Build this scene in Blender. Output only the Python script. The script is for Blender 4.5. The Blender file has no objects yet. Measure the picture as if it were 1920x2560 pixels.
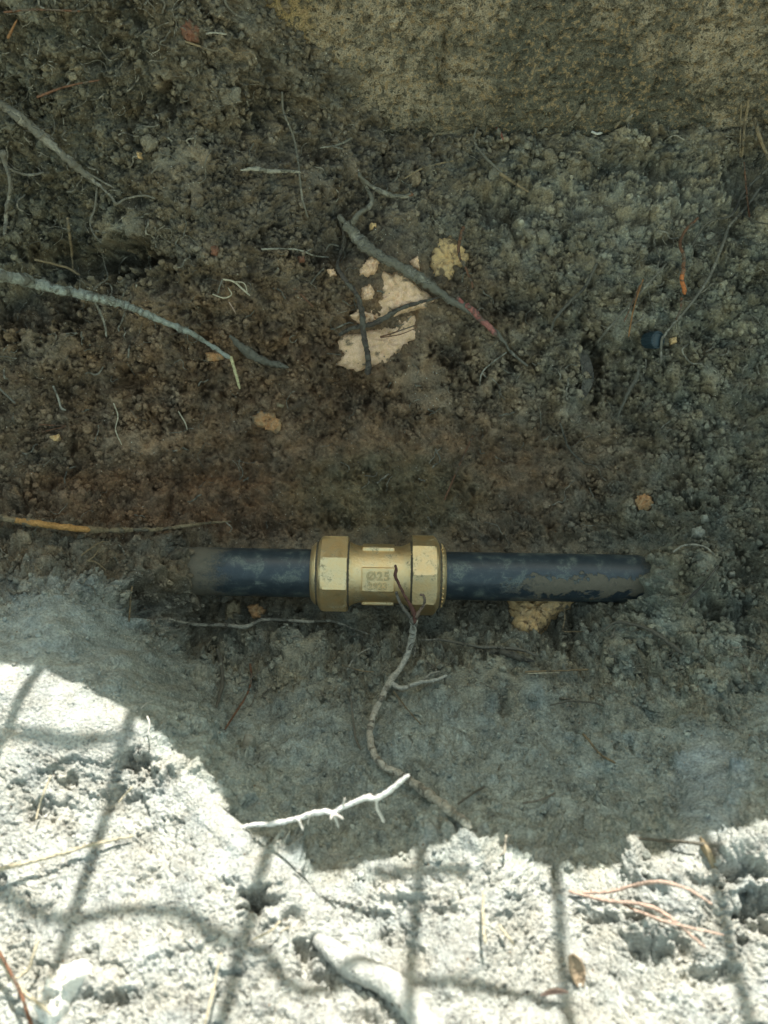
import bpy, bmesh, math, random
import numpy as np
from mathutils import Vector, Matrix

random.seed(7); rng = np.random.default_rng(11)
S = bpy.context.scene
COL = S.collection

# ------------------------------------------------------------------ camera, sky, sun, exposure
W0, H0, F0 = 1920.0, 2560.0, 1934.0            # photograph frame and focal length in its pixels
TILT = math.radians(35)
CAM = np.array([0.0, -0.207, 0.351])
VD = np.array([0.0, math.sin(TILT), -math.cos(TILT)])
VU = np.array([0.0, math.cos(TILT), math.sin(TILT)])
VR = np.array([1.0, 0.0, 0.0])
cd = bpy.data.cameras.new("camera"); cam = bpy.data.objects.new("camera", cd); COL.objects.link(cam)
cam.location = CAM
cam.rotation_euler = (TILT, 0, 0)
cd.sensor_fit = 'VERTICAL'; cd.sensor_height = 36.0; cd.lens = 36.0 * F0 / H0
cd.clip_start = 0.005; cd.clip_end = 200
cd.dof.use_dof = True; cd.dof.focus_distance = 0.40; cd.dof.aperture_fstop = 12.5
S.camera = cam
SUN_EL, SUN_AZ = math.radians(48), math.radians(6.5)     # azimuth from +Y towards +X
SUND = np.array([math.sin(SUN_AZ)*math.cos(SUN_EL), math.cos(SUN_AZ)*math.cos(SUN_EL), math.sin(SUN_EL)])
wd = bpy.data.worlds.new("World"); S.world = wd; wd.use_nodes = True
nt = wd.node_tree; nt.nodes.clear()
sky = nt.nodes.new('ShaderNodeTexSky'); sky.sky_type = 'NISHITA'; sky.sun_disc = False
sky.sun_elevation = SUN_EL; sky.sun_rotation = SUN_AZ
bg = nt.nodes.new('ShaderNodeBackground'); bg.inputs[1].default_value = 0.15
hz = nt.nodes.new('ShaderNodeMix'); hz.data_type = 'RGBA'; hz.blend_type = 'MULTIPLY'; hz.inputs[0].default_value = 1.0
hz.inputs[7].default_value = (1.0, 0.88, 0.54, 1)      # warm tint added over the sky to offset its blue in the shade
wo = nt.nodes.new('ShaderNodeOutputWorld')
nt.links.new(sky.outputs[0], hz.inputs[6]); nt.links.new(hz.outputs[2], bg.inputs[0]); nt.links.new(bg.outputs[0], wo.inputs[0])
sl = bpy.data.lights.new("sun", 'SUN'); sl.energy = 2.6; sl.angle = math.radians(0.27); sl.color = (1.0, 0.965, 0.90)
so = bpy.data.objects.new("sun", sl); COL.objects.link(so)
so.rotation_euler = Vector(SUND).to_track_quat('Z', 'Y').to_euler(); so.location = (0.3, 2, 2.5)
S.view_settings.view_transform = 'Standard'; S.view_settings.look = 'None'
S.view_settings.exposure = 1.98; S.view_settings.gamma = 1.0; S.view_settings.use_curve_mapping = False
S.render.engine = 'CYCLES'; S.cycles.max_bounces = 6; S.cycles.diffuse_bounces = 4

# ------------------------------------------------------------------ helpers
def pix(c, r, D):
    c = np.asarray(c, float); r = np.asarray(r, float); D = np.asarray(D, float)
    a = (c - W0/2)/F0; b = (H0/2 - r)/F0
    return CAM + D[..., None]*(VD + a[..., None]*VR + b[..., None]*VU)

def to_pix(P):
    q = P - CAM; D = q @ VD
    return W0/2 + F0*(q @ VR)/D, H0/2 - F0*(q @ VU)/D, D

_G = {}
def gtab(seed):
    if seed not in _G:
        a = np.random.default_rng(seed).random((256, 256))*2*np.pi
        _G[seed] = (np.cos(a), np.sin(a))
    return _G[seed]
def gn(x, y, seed=0):
    gx, gy = gtab(seed)
    xi = np.floor(x).astype(np.int64); yi = np.floor(y).astype(np.int64)
    fx = x - xi; fy = y - yi
    u = fx*fx*fx*(fx*(fx*6-15)+10); v = fy*fy*fy*(fy*(fy*6-15)+10)
    x0 = xi & 255; x1 = (xi+1) & 255; y0 = yi & 255; y1 = (yi+1) & 255
    n00 = gx[x0, y0]*fx + gy[x0, y0]*fy
    n10 = gx[x1, y0]*(fx-1) + gy[x1, y0]*fy
    n01 = gx[x0, y1]*fx + gy[x0, y1]*(fy-1)
    n11 = gx[x1, y1]*(fx-1) + gy[x1, y1]*(fy-1)
    return 1.5*((n00*(1-u)+n10*u)*(1-v) + (n01*(1-u)+n11*u)*v)
def fbm(x, y, seed=0, octv=3, gain=0.5):
    s = 0; a = 1; t = 0
    for k in range(octv):
        s = s + a*gn(x*2**k + 17.3*k, y*2**k + 5.1*k, seed+k); t += a; a *= gain
    return s/t
_W = {}
def caps(x, y, seed, rlo=0.45, rhi=0.85):
    """rounded crumbs: one jittered ball per cell; height in cell units, and a random id per crumb"""
    if seed not in _W:
        g = np.random.default_rng(seed); _W[seed] = [g.random((256, 256)) for _ in range(4)]
    jx, jy, jr, jh = _W[seed]
    xi = np.floor(x).astype(np.int64); yi = np.floor(y).astype(np.int64)
    best = np.zeros_like(x) - 0.25; idv = np.full_like(x, 0.5)
    for dx in (-1, 0, 1):
        for dy in (-1, 0, 1):
            cx = (xi+dx) & 255; cy = (yi+dy) & 255
            r = rlo + (rhi-rlo)*jr[cx, cy]
            ex_ = xi+dx+jx[cx, cy]-x; ey_ = yi+dy+jy[cx, cy]-y; kq = jh[cx, cy]*6.28; ca_, sa_ = np.cos(kq), np.sin(kq)
            d2 = (ex_*ca_+ey_*sa_)**2*(.75+.5*jr[cx, cy]) + (ey_*ca_-ex_*sa_)**2*1.35
            h = np.sqrt(np.maximum(r*r-d2, 0)) - 0.25 + 0.35*(jh[cx, cy]-0.5)
            h = np.where(d2 < r*r, h, -1)
            m = h > best
            best = np.where(m, h, best); idv = np.where(m, jh[cx, cy]*0.5+jx[cx, cy]*0.5, idv)
    return best, idv
def sst(a, b, x):
    t = np.clip((x-a)/(b-a), 0, 1); return t*t*(3-2*t)

def link(o, parent=None):
    COL.objects.link(o)
    if parent is not None: o.parent = parent
    return o
def tag(o, label=None, cat=None, group=None, kind=None):
    if label: o['label'] = label
    if cat: o['category'] = cat
    if group: o['group'] = group
    if kind: o['kind'] = kind
    return o
def mesh_np(name, V, Fq, mat=None, parent=None, smooth=True, cols=None):
    me = bpy.data.meshes.new(name)
    V = np.asarray(V, np.float32).reshape(-1, 3); Fq = np.asarray(Fq, np.int32)
    k = Fq.shape[1]
    me.vertices.add(len(V)); me.vertices.foreach_set('co', V.ravel())
    me.loops.add(Fq.size); me.loops.foreach_set('vertex_index', Fq.ravel())
    me.polygons.add(len(Fq))
    me.polygons.foreach_set('loop_start', np.arange(0, Fq.size, k, dtype=np.int32))
    me.polygons.foreach_set('use_smooth', np.full(len(Fq), smooth, dtype=bool))
    me.update(calc_edges=True)
    if cols is not None:
        at = me.color_attributes.new('Col', 'FLOAT_COLOR', 'POINT')
        at.data.foreach_set('color', np.asarray(cols, np.float32).ravel())
    if mat: me.materials.append(mat)
    return link(bpy.data.objects.new(name, me), parent)
def grid_faces(nr, nc, closed=False):
    i = np.arange(nr-1)[:, None]; j = np.arange(nc if closed else nc-1)[None, :]
    a = i*nc + j; b = i*nc + (j+1) % nc
    return np.stack([a, b, b+nc, a+nc], -1).reshape(-1, 4)
def from_lists(name, vs, fs, mat, parent=None, smooth=False):
    me = bpy.data.meshes.new(name); me.from_pydata([tuple(v) for v in vs], [], fs)
    me.update(); me.materials.append(mat)
    if smooth: me.polygons.foreach_set('use_smooth', [True]*len(me.polygons))
    return link(bpy.data.objects.new(name, me), parent)
def bevel_box(name, lo, hi, mat, bev, parent=None, seg=2):
    bm = bmesh.new(); bmesh.ops.create_cube(bm, size=1.0)
    for v in bm.verts:
        v.co = Vector([lo[k]+(v.co[k]+0.5)*(hi[k]-lo[k]) for k in range(3)])
    if bev: bmesh.ops.bevel(bm, geom=bm.edges[:], offset=bev, segments=seg, affect='EDGES', profile=0.5)
    me = bpy.data.meshes.new(name); bm.to_mesh(me); bm.free(); me.materials.append(mat)
    return link(bpy.data.objects.new(name, me), parent)

# ------------------------------------------------------------------ materials
class NB:
    def __init__(s, name):
        s.m = bpy.data.materials.new(name); s.m.use_nodes = True; s.t = s.m.node_tree; s.t.nodes.clear()
        s.out = s.n('ShaderNodeOutputMaterial'); s.p = s.n('ShaderNodeBsdfPrincipled')
        s.l(s.p.outputs[0], s.out.inputs[0])
    def n(s, k, **kw):
        a = s.t.nodes.new(k)
        for q, v in kw.items(): setattr(a, q, v)
        return a
    def l(s, a, b): s.t.links.new(a, b)
    def put(s, v, sock):
        if hasattr(v, 'is_output'): s.l(v, sock)
        else: sock.default_value = v
    def coord(s, kind='Object'): return s.n('ShaderNodeTexCoord').outputs[kind]
    def noise(s, co, scale, detail=3, rough=0.55, w=None, dist=0.0):
        a = s.n('ShaderNodeTexNoise'); a.inputs['Scale'].default_value = scale
        a.inputs['Detail'].default_value = detail; a.inputs['Roughness'].default_value = rough
        a.inputs['Distortion'].default_value = dist
        s.l(co, a.inputs['Vector']); return a.outputs['Fac']
    def voro(s, co, scale, feat='F1'):
        a = s.n('ShaderNodeTexVoronoi', feature=feat); a.inputs['Scale'].default_value = scale
        s.l(co, a.inputs['Vector']); return a
    def mapr(s, v, a, b, c=0.0, d=1.0, smooth=True):
        m = s.n('ShaderNodeMapRange'); m.clamp = True
        if smooth: m.interpolation_type = 'SMOOTHSTEP'
        s.l(v, m.inputs[0])
        for i, q in enumerate((a, b, c, d)): m.inputs[i+1].default_value = q
        return m.outputs[0]
    def math(s, op, a, b=0.0):
        m = s.n('ShaderNodeMath', operation=op); s.put(a, m.inputs[0]); s.put(b, m.inputs[1]); return m.outputs[0]
    def mix(s, f, a, b, mode='MIX'):
        m = s.n('ShaderNodeMix', data_type='RGBA', blend_type=mode)
        s.put(f, m.inputs[0])
        for v, k in ((a, 6), (b, 7)):
            if isinstance(v, tuple): v = (*v, 1.0) if len(v) == 3 else v
            s.put(v, m.inputs[k])
        return m.outputs[2]
    def scale_rgb(s, c, f):
        m = s.n('ShaderNodeVectorMath', operation='SCALE'); s.put(c, m.inputs[0]); s.put(f, m.inputs[3]); return m.outputs[0]
    def bump(s, h, strength, dist, nrm=None):
        b = s.n('ShaderNodeBump'); b.inputs['Strength'].default_value = strength; b.inputs['Distance'].default_value = dist
        s.l(h, b.inputs['Height'])
        if nrm is not None: s.l(nrm, b.inputs['Normal'])
        return b.outputs[0]
    def fin(s, col=None, rough=None, nrm=None, metal=None, spec=None):
        if col is not None: s.put((*col, 1.0) if isinstance(col, tuple) and len(col) == 3 else col, s.p.inputs['Base Color'])
        if rough is not None: s.put(rough, s.p.inputs['Roughness'])
        if nrm is not None: s.l(nrm, s.p.inputs['Normal'])
        if metal is not None: s.put(metal, s.p.inputs['Metallic'])
        if spec is not None: s.p.inputs['Specular IOR Level'].default_value = spec
        return s.m

def soil_mat(name, mode):
    b = NB(name); co = b.n('ShaderNodeNewGeometry').outputs['Position']
    if mode == 'vertex':
        a = b.n('ShaderNodeAttribute', attribute_name='Col'); base, wet = a.outputs['Color'], a.outputs['Alpha']
    elif mode == 'instancer':
        a = b.n('ShaderNodeAttribute', attribute_name='Col', attribute_type='INSTANCER'); base, wet = a.outputs['Color'], a.outputs['Alpha']
    else:
        a = b.n('ShaderNodeObjectInfo'); base, wet = a.outputs['Color'], a.outputs['Alpha']
    n1 = b.noise(co, 900, 4, 0.65); n2 = b.noise(co, 180, 3, 0.6); n3 = b.noise(co, 3000, 2, 0.6)
    n4 = b.noise(co, 60, 3, 0.6)
    f = b.math('ADD', b.mapr(n1, 0.25, 0.75, 0.52, 1.48, False), b.math('ADD', b.mapr(n2, 0.3, 0.7, -0.2, 0.2, False), b.mapr(n4, 0.35, 0.65, -0.14, 0.14, False)))
    c = b.scale_rgb(base, f)
    # pale mineral grains
    v = b.voro(co, 420); g = b.mapr(v.outputs['Distance'], 0.16, 0.10, 0, 1)
    sel = b.n('ShaderNodeSeparateColor'); b.l(v.outputs['Color'], sel.inputs[0])
    g = b.math('MULTIPLY', g, b.mapr(sel.outputs[0], 0.90, 0.93, 0, 0.75))
    c = b.mix(g, c, (0.42, 0.38, 0.29))
    g2 = b.math('MULTIPLY', b.mapr(v.outputs['Distance'], 0.2, 0.12, 0, 1), b.mapr(sel.outputs[1], 0.93, 0.96, 0, 0.8))
    c = b.mix(g2, c, (0.16, 0.09, 0.04))
    v3 = b.voro(co, 1100); s3 = b.n('ShaderNodeSeparateColor'); b.l(v3.outputs['Color'], s3.inputs[0])
    g3 = b.math('MULTIPLY', b.mapr(v3.outputs['Distance'], 0.32, 0.2, 0, 1), b.mapr(s3.outputs[0], 0.972, 0.978, 0, 0.9))
    c = b.mix(g3, c, (0.60, 0.57, 0.48))  # sparkle of the finest grains painted as pale specks
    vg = b.voro(co, 750); vg2 = b.voro(co, 1600)
    gran = b.math('ADD', b.mapr(vg.outputs['Distance'], 0.0, 0.75, .55, 0, False), b.mapr(vg2.outputs['Distance'], 0.0, 0.75, .28, 0, False))
    h = b.math('ADD', b.math('MULTIPLY', n1, 0.7), b.math('ADD', gran, b.math('MULTIPLY', n3, 0.3)))
    nr = b.bump(h, 0.85, 0.0012)
    r = b.math('ADD', b.math('MULTIPLY', wet, -0.38), b.mapr(n2, 0.3, 0.7, 0.82, 0.98))
    return b.fin(c, r, nr, spec=0.25)
M_GROUND = soil_mat('soil', 'vertex'); M_CRUMB = soil_mat('soil_crumb', 'instancer'); M_CLOD = soil_mat('soil_clod', 'object')

def root_mat():
    b = NB('root_bark'); co = b.coord('Object'); oi = b.n('ShaderNodeObjectInfo')
    n1 = b.noise(co, 700, 4, 0.6); n2 = b.noise(co, 140, 3, 0.6, dist=0.6)
    c = b.scale_rgb(oi.outputs['Color'], b.mapr(n1, 0.25, 0.75, 0.6, 1.35, False))
    # dried soil clinging to the bark; alpha = how much
    m = b.math('SUBTRACT', b.math('ADD', n2, oi.outputs['Alpha']), 1.0)
    m = b.mapr(m, -0.06, 0.03, 0, 1)
    soilc = b.mix(.55, b.scale_rgb(oi.outputs['Color'], .6), b.mix(n1, (0.11, 0.10, 0.075), (0.22, 0.20, 0.155)))
    c = b.mix(m, c, soilc)
    nr = b.bump(b.math('ADD', b.math('ADD', n1, n2), b.math('MULTIPLY', m, .8)), 0.9, 0.0016)
    return b.fin(c, 0.8, nr, spec=0.3)
M_ROOT = root_mat()

def rock_mat(name, c1, c2, dirt=0.5, dirtc=(0.19, 0.14, 0.09), sc=1.0):
    b = NB(name); co = b.coord('Object')
    n1 = b.noise(co, 260*sc, 5, 0.62); n2 = b.noise(co, 90*sc, 4, 0.6, dist=0.8); n3 = b.noise(co, 1500, 3, 0.6)
    c = b.mix(b.mapr(n1, 0.35, 0.65), c1, c2)
    c = b.scale_rgb(c, b.mapr(n3, 0.2, 0.8, 0.75, 1.2, False))
    d = b.mapr(b.math('ADD', b.math('MULTIPLY', n2, 0.7), b.math('MULTIPLY', n1, 0.3)), .98-dirt, 1.07-dirt)
    c = b.mix(d, c, dirtc)
    v = b.voro(co, 330); d2 = b.mapr(v.outputs['Distance'], 0.22, 0.12)
    sel = b.n('ShaderNodeSeparateColor'); b.l(v.outputs['Color'], sel.inputs[0])
    c = b.mix(b.math('MULTIPLY', d2, b.mapr(sel.outputs[0], 0.78, 0.8)), c, dirtc)
    nr = b.bump(b.math('ADD', b.math('ADD', n1, b.math('MULTIPLY', d, 0.5)), b.math('MULTIPLY', n3, 0.3)), 0.7, 0.001)
    return b.fin(c, 0.85, nr, spec=0.3)
M_LIME = rock_mat('limestone', (.80, .53, .35), (.66, .42, .24), 0.45)
M_YELL = rock_mat('yellow_stone', (0.68, 0.45, 0.21), (0.50, 0.34, 0.18), 0.49, (0.17, 0.12, 0.07))
M_ORNG = rock_mat('orange_stone', (0.52, 0.27, 0.12), (0.42, 0.28, 0.15), 0.48)
M_PEB = rock_mat('pale_pebble', (0.30, 0.29, 0.24), (0.24, 0.23, 0.18), 0.42)
M_WHITE = rock_mat('white_stone', (0.75, 0.74, 0.68), (0.62, 0.60, 0.54), 0.33, (0.34, 0.33, 0.28))
M_BRICK = rock_mat('brick_red', (0.20, 0.09, 0.055), (0.15, 0.08, 0.05), 0.5)
M_TAN = rock_mat('tan_stone', (0.30, 0.24, 0.15), (0.22, 0.17, 0.10), 0.45)

def simple(name, c, rough, metal=0.0, var=0.25, sc=600, spec=0.5, bumpd=0.0004):
    b = NB(name); co = b.coord('Object'); n1 = b.noise(co, sc, 4, 0.6)
    cc = b.scale_rgb(b.mix(0.0, c, c), b.mapr(n1, 0.25, 0.75, 1-var, 1+var, False))
    return b.fin(cc, rough, b.bump(n1, 0.4, bumpd), metal, spec)

# ------------------------------------------------------------------ terrain: base surface through surveyed points
WALL_Y, WALL_TOP = 0.208, 0.470
def plane_D(c, r, ztop=WALL_TOP):
    """distance at which a sight line meets the sheet of sun rays grazing the wall top"""
    d = VD + (c-W0/2)/F0*VR + (H0/2-r)/F0*VU; k = SUND[2]/SUND[1]
    return (CAM[2]-ztop + k*(WALL_Y-CAM[1])) / (k*d[1]-d[2])
def face_D(c, r):
    d = VD + (H0/2-r)/F0*VU; return (WALL_Y-CAM[1])/d[1]
edge_left = [(-350, 1660, .302), (0, 1680, .300), (150, 1705, .300), (300, 1790, .297), (420, 1880, .290), (520, 1975, .281), (590, 2060, .272)]
edge_main = [(660, 2120), (760, 2170), (900, 2185), (1000, 2160), (1180, 2125), (1300, 2155), (1450, 2190), (1600, 2150),
             (1750, 2110), (1850, 2080), (1930, 2065), (2250, 2050)]
CP = [(c, r, D) for c, r, D in edge_left]
CP += [(c, r, plane_D(c, r)) for c, r in edge_main]
CP += [(c, r+170, D*0.945) for c, r, D in edge_left[:5]]
CP += [(c, r+150, plane_D(c, r)*0.945) for c, r in edge_main[::2]]
CP += [(c, r-110, D*1.07) for c, r, D in edge_left]
CP += [(c, r-120, plane_D(c, r)*1.13) for c, r in edge_main]
CP += [(-350, 2900, .218), (300, 2900, .205), (960, 2900, .200), (1600, 2900, .200), (2270, 2900, .205),
       (-350, 2560, .236), (0, 2560, .232), (400, 2560, .226), (960, 2560, .220), (1500, 2560, .222), (1920, 2560, .226), (2270, 2560, .23),
       (-350, 2200, .262), (0, 2200, .258)]
CP += [(450, 1700, .376), (700, 1700, .384), (960, 1700, .384), (1250, 1700, .378), (1600, 1700, .362), (1920, 1680, .344), (2270, 1650, .32),
       (560, 1850, .338), (760, 1850, .346), (960, 1850, .346), (1250, 1850, .342), (1550, 1860, .330), (1920, 1860, .312)]
CP += [(-350, 1436, .345), (0, 1450, .350), (200, 1440, .366), (320, 1460, .384), (330, 1560, .372), (300, 1640, .345), (0, 1560, .325), (200, 1560, .335), (380, 1430, .392), (450, 1430, .402),
       (560, 1436, .412), (760, 1436, .418), (960, 1440, .424), (1130, 1440, .420), (1350, 1440, .414), (1560, 1440, .407), (1650, 1440, .392), (1750, 1440, .386), (1920, 1440, .378), (2270, 1436, .36),
       (500, 1540, .412), (700, 1540, .416), (960, 1560, .416), (1250, 1560, .412), (1500, 1570, .400), (1750, 1570, .376), (1920, 1560, .368)]
CP += [(-350, 1300, .375), (0, 1310, .384), (300, 1310, .404), (500, 1320, .420), (700, 1310, .428), (960, 1310, .434), (1250, 1320, .428), (1600, 1330, .408), (1920, 1320, .390), (2270, 1300, .38),
       (-350, 1100, .386), (0, 1100, .396), (400, 1100, .422), (960, 1150, .438), (1500, 1100, .426), (1920, 1100, .402),
       (-350, 850, .385), (0, 850, .396), (400, 850, .414), (960, 860, .432), (1500, 850, .424), (1920, 850, .408), (2270, 850, .40),
       (-350, 600, .378), (0, 600, .396), (200, 660, .408), (500, 600, .400), (960, 600, .424), (1500, 560, .420), (1920, 560, .412), (2270, 560, .41)]
foot_edge = [(655, -60), (700, 10), (760, 80), (815, 140), (870, 215), (950, 262), (1080, 282), (1220, 286), (1350, 284), (1500, 300), (1700, 292), (1920, 285), (2270, 280)]
CP += [(c, r, face_D(c, r)+.001) for c, r in foot_edge]
CP += [(c-60, r+75, face_D(c, r+75)-.008) for c, r in foot_edge[1:5]]
CP += [(c, r+90, face_D(c, r+90)-.006) for c, r in foot_edge[5:]]
CP += [(c+70, r-75, face_D(c, r-75)+.022) for c, r in foot_edge[1:5]]
CP += [(c, r-90, face_D(c, r-90)+.030) for c, r in foot_edge[5:]]
CP += [(-350, 300, .372), (0, 300, .378), (300, 300, .384), (-350, 0, .345), (0, 0, .352), (350, 0, .356), (500, 150, .372),
       (0, -350, .325), (500, -350, .330), (1200, -350, .40), (2200, -350, .40), (900, -100, .400), (-350, -350, .32)]
CP = np.array(CP); X = CP[:, :2]/1000.0
def tps(r2): return 0.5*r2*np.log(r2+1e-9)
A = tps(((X[:, None]-X[None])**2).sum(-1)) + np.eye(len(X))*2e-3
P1 = np.c_[np.ones(len(X)), X]
K = np.block([[A, P1], [P1.T, np.zeros((3, 3))]])
wts = np.linalg.solve(K, np.r_[CP[:, 2], 0, 0, 0])
def base_D(c, r):
    q = np.stack([c, r], -1)/1000.0; out = wts[-3] + wts[-2]*q[..., 0] + wts[-1]*q[..., 1]
    for i in range(len(X)):
        out = out + wts[i]*tps((q[..., 0]-X[i, 0])**2 + (q[..., 1]-X[i, 1])**2)
    return out
# low-resolution evaluation, then bilinear refinement to the full mesh
CS, RS, C0, R0 = 2620, 3250, -350, -350
NC, NR = 880, 1090
lc, lr = np.linspace(0, NC-1, 176), np.linspace(0, NR-1, 218)
gc, gr = np.meshgrid(C0+CS*lc/(NC-1), R0+RS*lr/(NR-1))
Dl = base_D(gc, gr)
def up(Z):
    T = np.stack([np.interp(np.arange(NC), lc, z) for z in Z])
    return np.stack([np.interp(np.arange(NR), lr, T[:, j]) for j in range(NC)], 1)
D = up(Dl)
cc, rr = np.meshgrid(C0+CS*np.arange(NC)/(NC-1), R0+RS*np.arange(NR)/(NR-1))
B = pix(cc, rr, D)
def blur(Z, k):
    for ax in (0, 1):
        Zp = np.pad(Z, [(k, k) if a == ax else (0, 0) for a in (0, 1)], mode='edge')
        cs = np.cumsum(np.insert(Zp, 0, 0, axis=ax), axis=ax)
        Z = (np.take(cs, range(2*k+1, cs.shape[ax]), axis=ax) - np.take(cs, range(0, cs.shape[ax]-2*k-1), axis=ax))/(2*k+1)
    return Z
def normals(P):
    du = np.gradient(P, axis=1); dv = np.gradient(P, axis=0)
    n = np.cross(dv, du); n /= np.linalg.norm(n, axis=-1, keepdims=True)+1e-12
    s = np.sign(np.sum(n*(CAM-P), -1, keepdims=True)); return n*np.where(s == 0, 1, s)
NRM = normals(B)
for k in range(3): NRM[..., k] = blur(NRM[..., k], 8)
NRM /= np.linalg.norm(NRM, axis=-1, keepdims=True)
x = B[..., 0]*1000                                # surface coordinates, mm (y runs up the slope)
_st = np.linalg.norm(np.diff(B[:, :, 1:], axis=0), axis=-1); y = -1000*np.cumsum(np.vstack([np.zeros((1, NC)), _st]), axis=0); _c1, _c2 = y[int(NR*.50)][None, :], y[int(NR*.785)][None, :]; _t = sst(1450, 2000, rr)
y = blur(y - _c1*(1-_t) - (_c2 + (_c1-_c2).mean()*1.0 - 0)*_t, 6)
wx = x + 3.0*fbm(x/14, y/14, 5) + 1.1*gn(x/3, y/3, 61) + .7*gn(x/1.3, y/1.3, 63); wy = y + 3.0*fbm(x/14, y/14, 9) + 1.1*gn(x/3, y/3, 62) + .7*gn(x/1.3, y/1.3, 64)

# region masks (how loose, smooth or wet the soil is at each place)
def blob(c, r, rc, rr_, soft=0.5):
    q = np.sqrt(((cc-c)/rc)**2 + ((rr-r)/rr_)**2) + 0.18*fbm(x/12, y/12, 33)
    return 1-sst(1-soft, 1+soft, q)
edge_r = np.interp(cc[0], [e[0] for e in edge_left]+[e[0] for e in edge_main], [e[1] for e in edge_left]+[e[1] for e in edge_main])[None, :]
bank = sst(-60, 60, rr-edge_r+40*fbm(x/10, y/10, 41))
clay = np.maximum(sst(1660, 1860, rr + 110*fbm(x/22, y/22, 44, 3) + 120*sst(620, 420, cc) - 40*sst(1300, 1900, cc)), blob(110, 1630, 240, 140))
rim_r = blob(1880, 2120, 90, 60)
wetz = np.maximum(blob(960, 1170, 620, 190), blob(950, 1400, 650, 160))*0.9
wet = np.clip(wetz + 0.25*sst(0.05, 0.4, fbm(x/20, y/20, 46)), 0, 1)*(1-bank)
smear = blob(900, 1180, 560, 140)
lime = blob(985, 760, 140, 190); crumbly = np.clip(1 - .6*lime - 0.75*clay - 0.38*smear, 0.08, 1)

cA, iA = caps(wx/15, wy/15, 101); cB, iB = caps(wx/7.0+3, wy/7.0, 102); cC, iC = caps(wx/3.6, wy/3.6+9, 103); cD, iD = caps(wx/1.9, wy/1.9, 104)
Lump = 5.5*fbm(x/55, y/55, 12, 2) + 4.2*fbm(x/20, y/20, 15, 3) + 3.0*(1-2.2*np.abs(fbm(x/34, y/26, 18, 2)))*(1-bank)
am = sst(-.12, .25, fbm(x/13, y/13, 68, 2))
def billow(u, v, seed, n=3):
    t = 0
    for k in range(n): t = t + (np.abs(gn(u*2.1**k+9*k, v*2.1**k, seed+k))-.3)*.55**k
    return t
BW = billow(wx/9, wy/9, 170, 4); BF = billow(wx/3.4, wy/3.4, 176, 3)
H_crumb = 9*cA*sst(-.2, .3, fbm(x/30, y/30, 19)+.1) + 4.6*cB*(1-.6*am) + 2.9*cC*(0.5+0.8*iB)*(1-.5*am) + 1.5*cD + 5.2*BW + 3.4*BF + 1.9*fbm(x/2.4, y/2.4, 65, 3, .75) + 3.0*am*fbm(x/6, y/6, 69, 4, .65) - 1.6
H_crumb = H_crumb*(.8+.55*sst(-.2, .25, fbm(x/22, y/22, 66)))
cE, iE = caps(wx/1.15+5, wy/1.05, 105)
H_clay = 2.4*fbm(x/16, y/16, 21, 4, .6) + 2.2*cC*sst(-.1, .25, fbm(x/12, y/12, 22)) + 3.0*cB*sst(-.05, .3, fbm(x/20, y/20, 24)) + 1.0*cD*sst(-.25, .15, fbm(x/9, y/9, 27)) + .4*cE
pit = sst(0.16, 0.30, fbm(wx/5, wy/4, 26, 3, .6)); H_clay = H_clay + 1.2*fbm(x/3.5, y/3.5, 28, 3, .6)*sst(-.2, .2, fbm(x/18, y/18, 30)) - 1.9*pit*sst(-.15, .2, fbm(x/22, y/22, 29))
patch = sst(-0.02, 0.10, fbm(wx/17, wy/13, 51, 3) + .13 + 0.22*np.clip(blob(200, 1760, 260, 120)+blob(330, 2260, 240, 150)+blob(1080, 2330, 150, 60)+blob(520, 2050, 60, 90)+blob(100, 2080, 140, 120)+blob(1250, 2560, 180, 50)+blob(600,2200,90,60), 0, 1)
            - 0.25*np.clip(blob(330, 1950, 120, 70)+blob(160, 1990, 100, 70)+blob(1550, 2350, 330, 110)+blob(1150, 2200, 500, 40)+blob(500, 2400, 200, 130)+blob(1500, 2480, 330, 80), 0, 1))
wcc = 26*fbm(x/6, y/6, 83, 3, .6); wrr = 22*fbm(x/6, y/6, 86, 3, .6)
PITS = [(1500, 2300, 60, 34), (1600, 2290, 60, 34), (1650, 2380, 110, 44), (1780, 2440, 90, 34), (650, 2245, 50, 44), (770, 2395, 44, 60), (820, 2440, 50, 34), (335, 1905, 50, 36), (390, 1940, 80, 36), (300, 2000, 60, 40), (1890, 2290, 64, 90), (1850, 2180, 90, 40), (110, 2020, 60, 40), (280, 2500, 90, 34), (620, 2265, 44, 30)]
for c, r, a, b_ in PITS:
    q = ((cc-c+wcc)/a)**2 + ((rr-r+wrr)/b_)**2; patch = patch*(1-np.exp(-(np.minimum(q, 9))**2))
crk = np.abs(fbm(wx/9, wy/7, 55, 3)); crk = (1-sst(0.0, 0.055, crk))*sst(-.05, .2, fbm(x/20, y/20, 57))
crk2 = 1-sst(0, .07, np.abs(fbm(wx/4.2, wy/3.2, 77, 3))); crk2 = crk2*sst(-.02, .2, fbm(x/9, y/9, 78))
mound = np.clip(blob(170, 1700, 230, 170, .35) + blob(420, 1560, 60, 60)*0, 0, 1)
patch = np.maximum(patch, mound); crk = crk*(1-mound); crk2 = crk2*(1-.9*mound)
H_bank = patch*(0.5*fbm(x/8, y/8, 53, 4, .6) + 0.10*cD + 1.2 - 1.5*crk - 1.0*(1-mound)*sst(0.25, 0.36, fbm(wx/2.6, wy/2.0, 71, 2))) \
    + (1-patch)*(2.3*cC*sst(-.3, .3, fbm(x/9, y/9, 73)) + 1.6*cD + .9*cE - 1.2) + patch*(.25*cE - .5*crk2 + .5*cD*sst(.05, .3, fbm(x/5, y/5, 74)))
H_clay = H_clay*(1-.82*mound)
H_clay = H_clay*1.3 - .9*crk2*clay*(1-mound)
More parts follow.
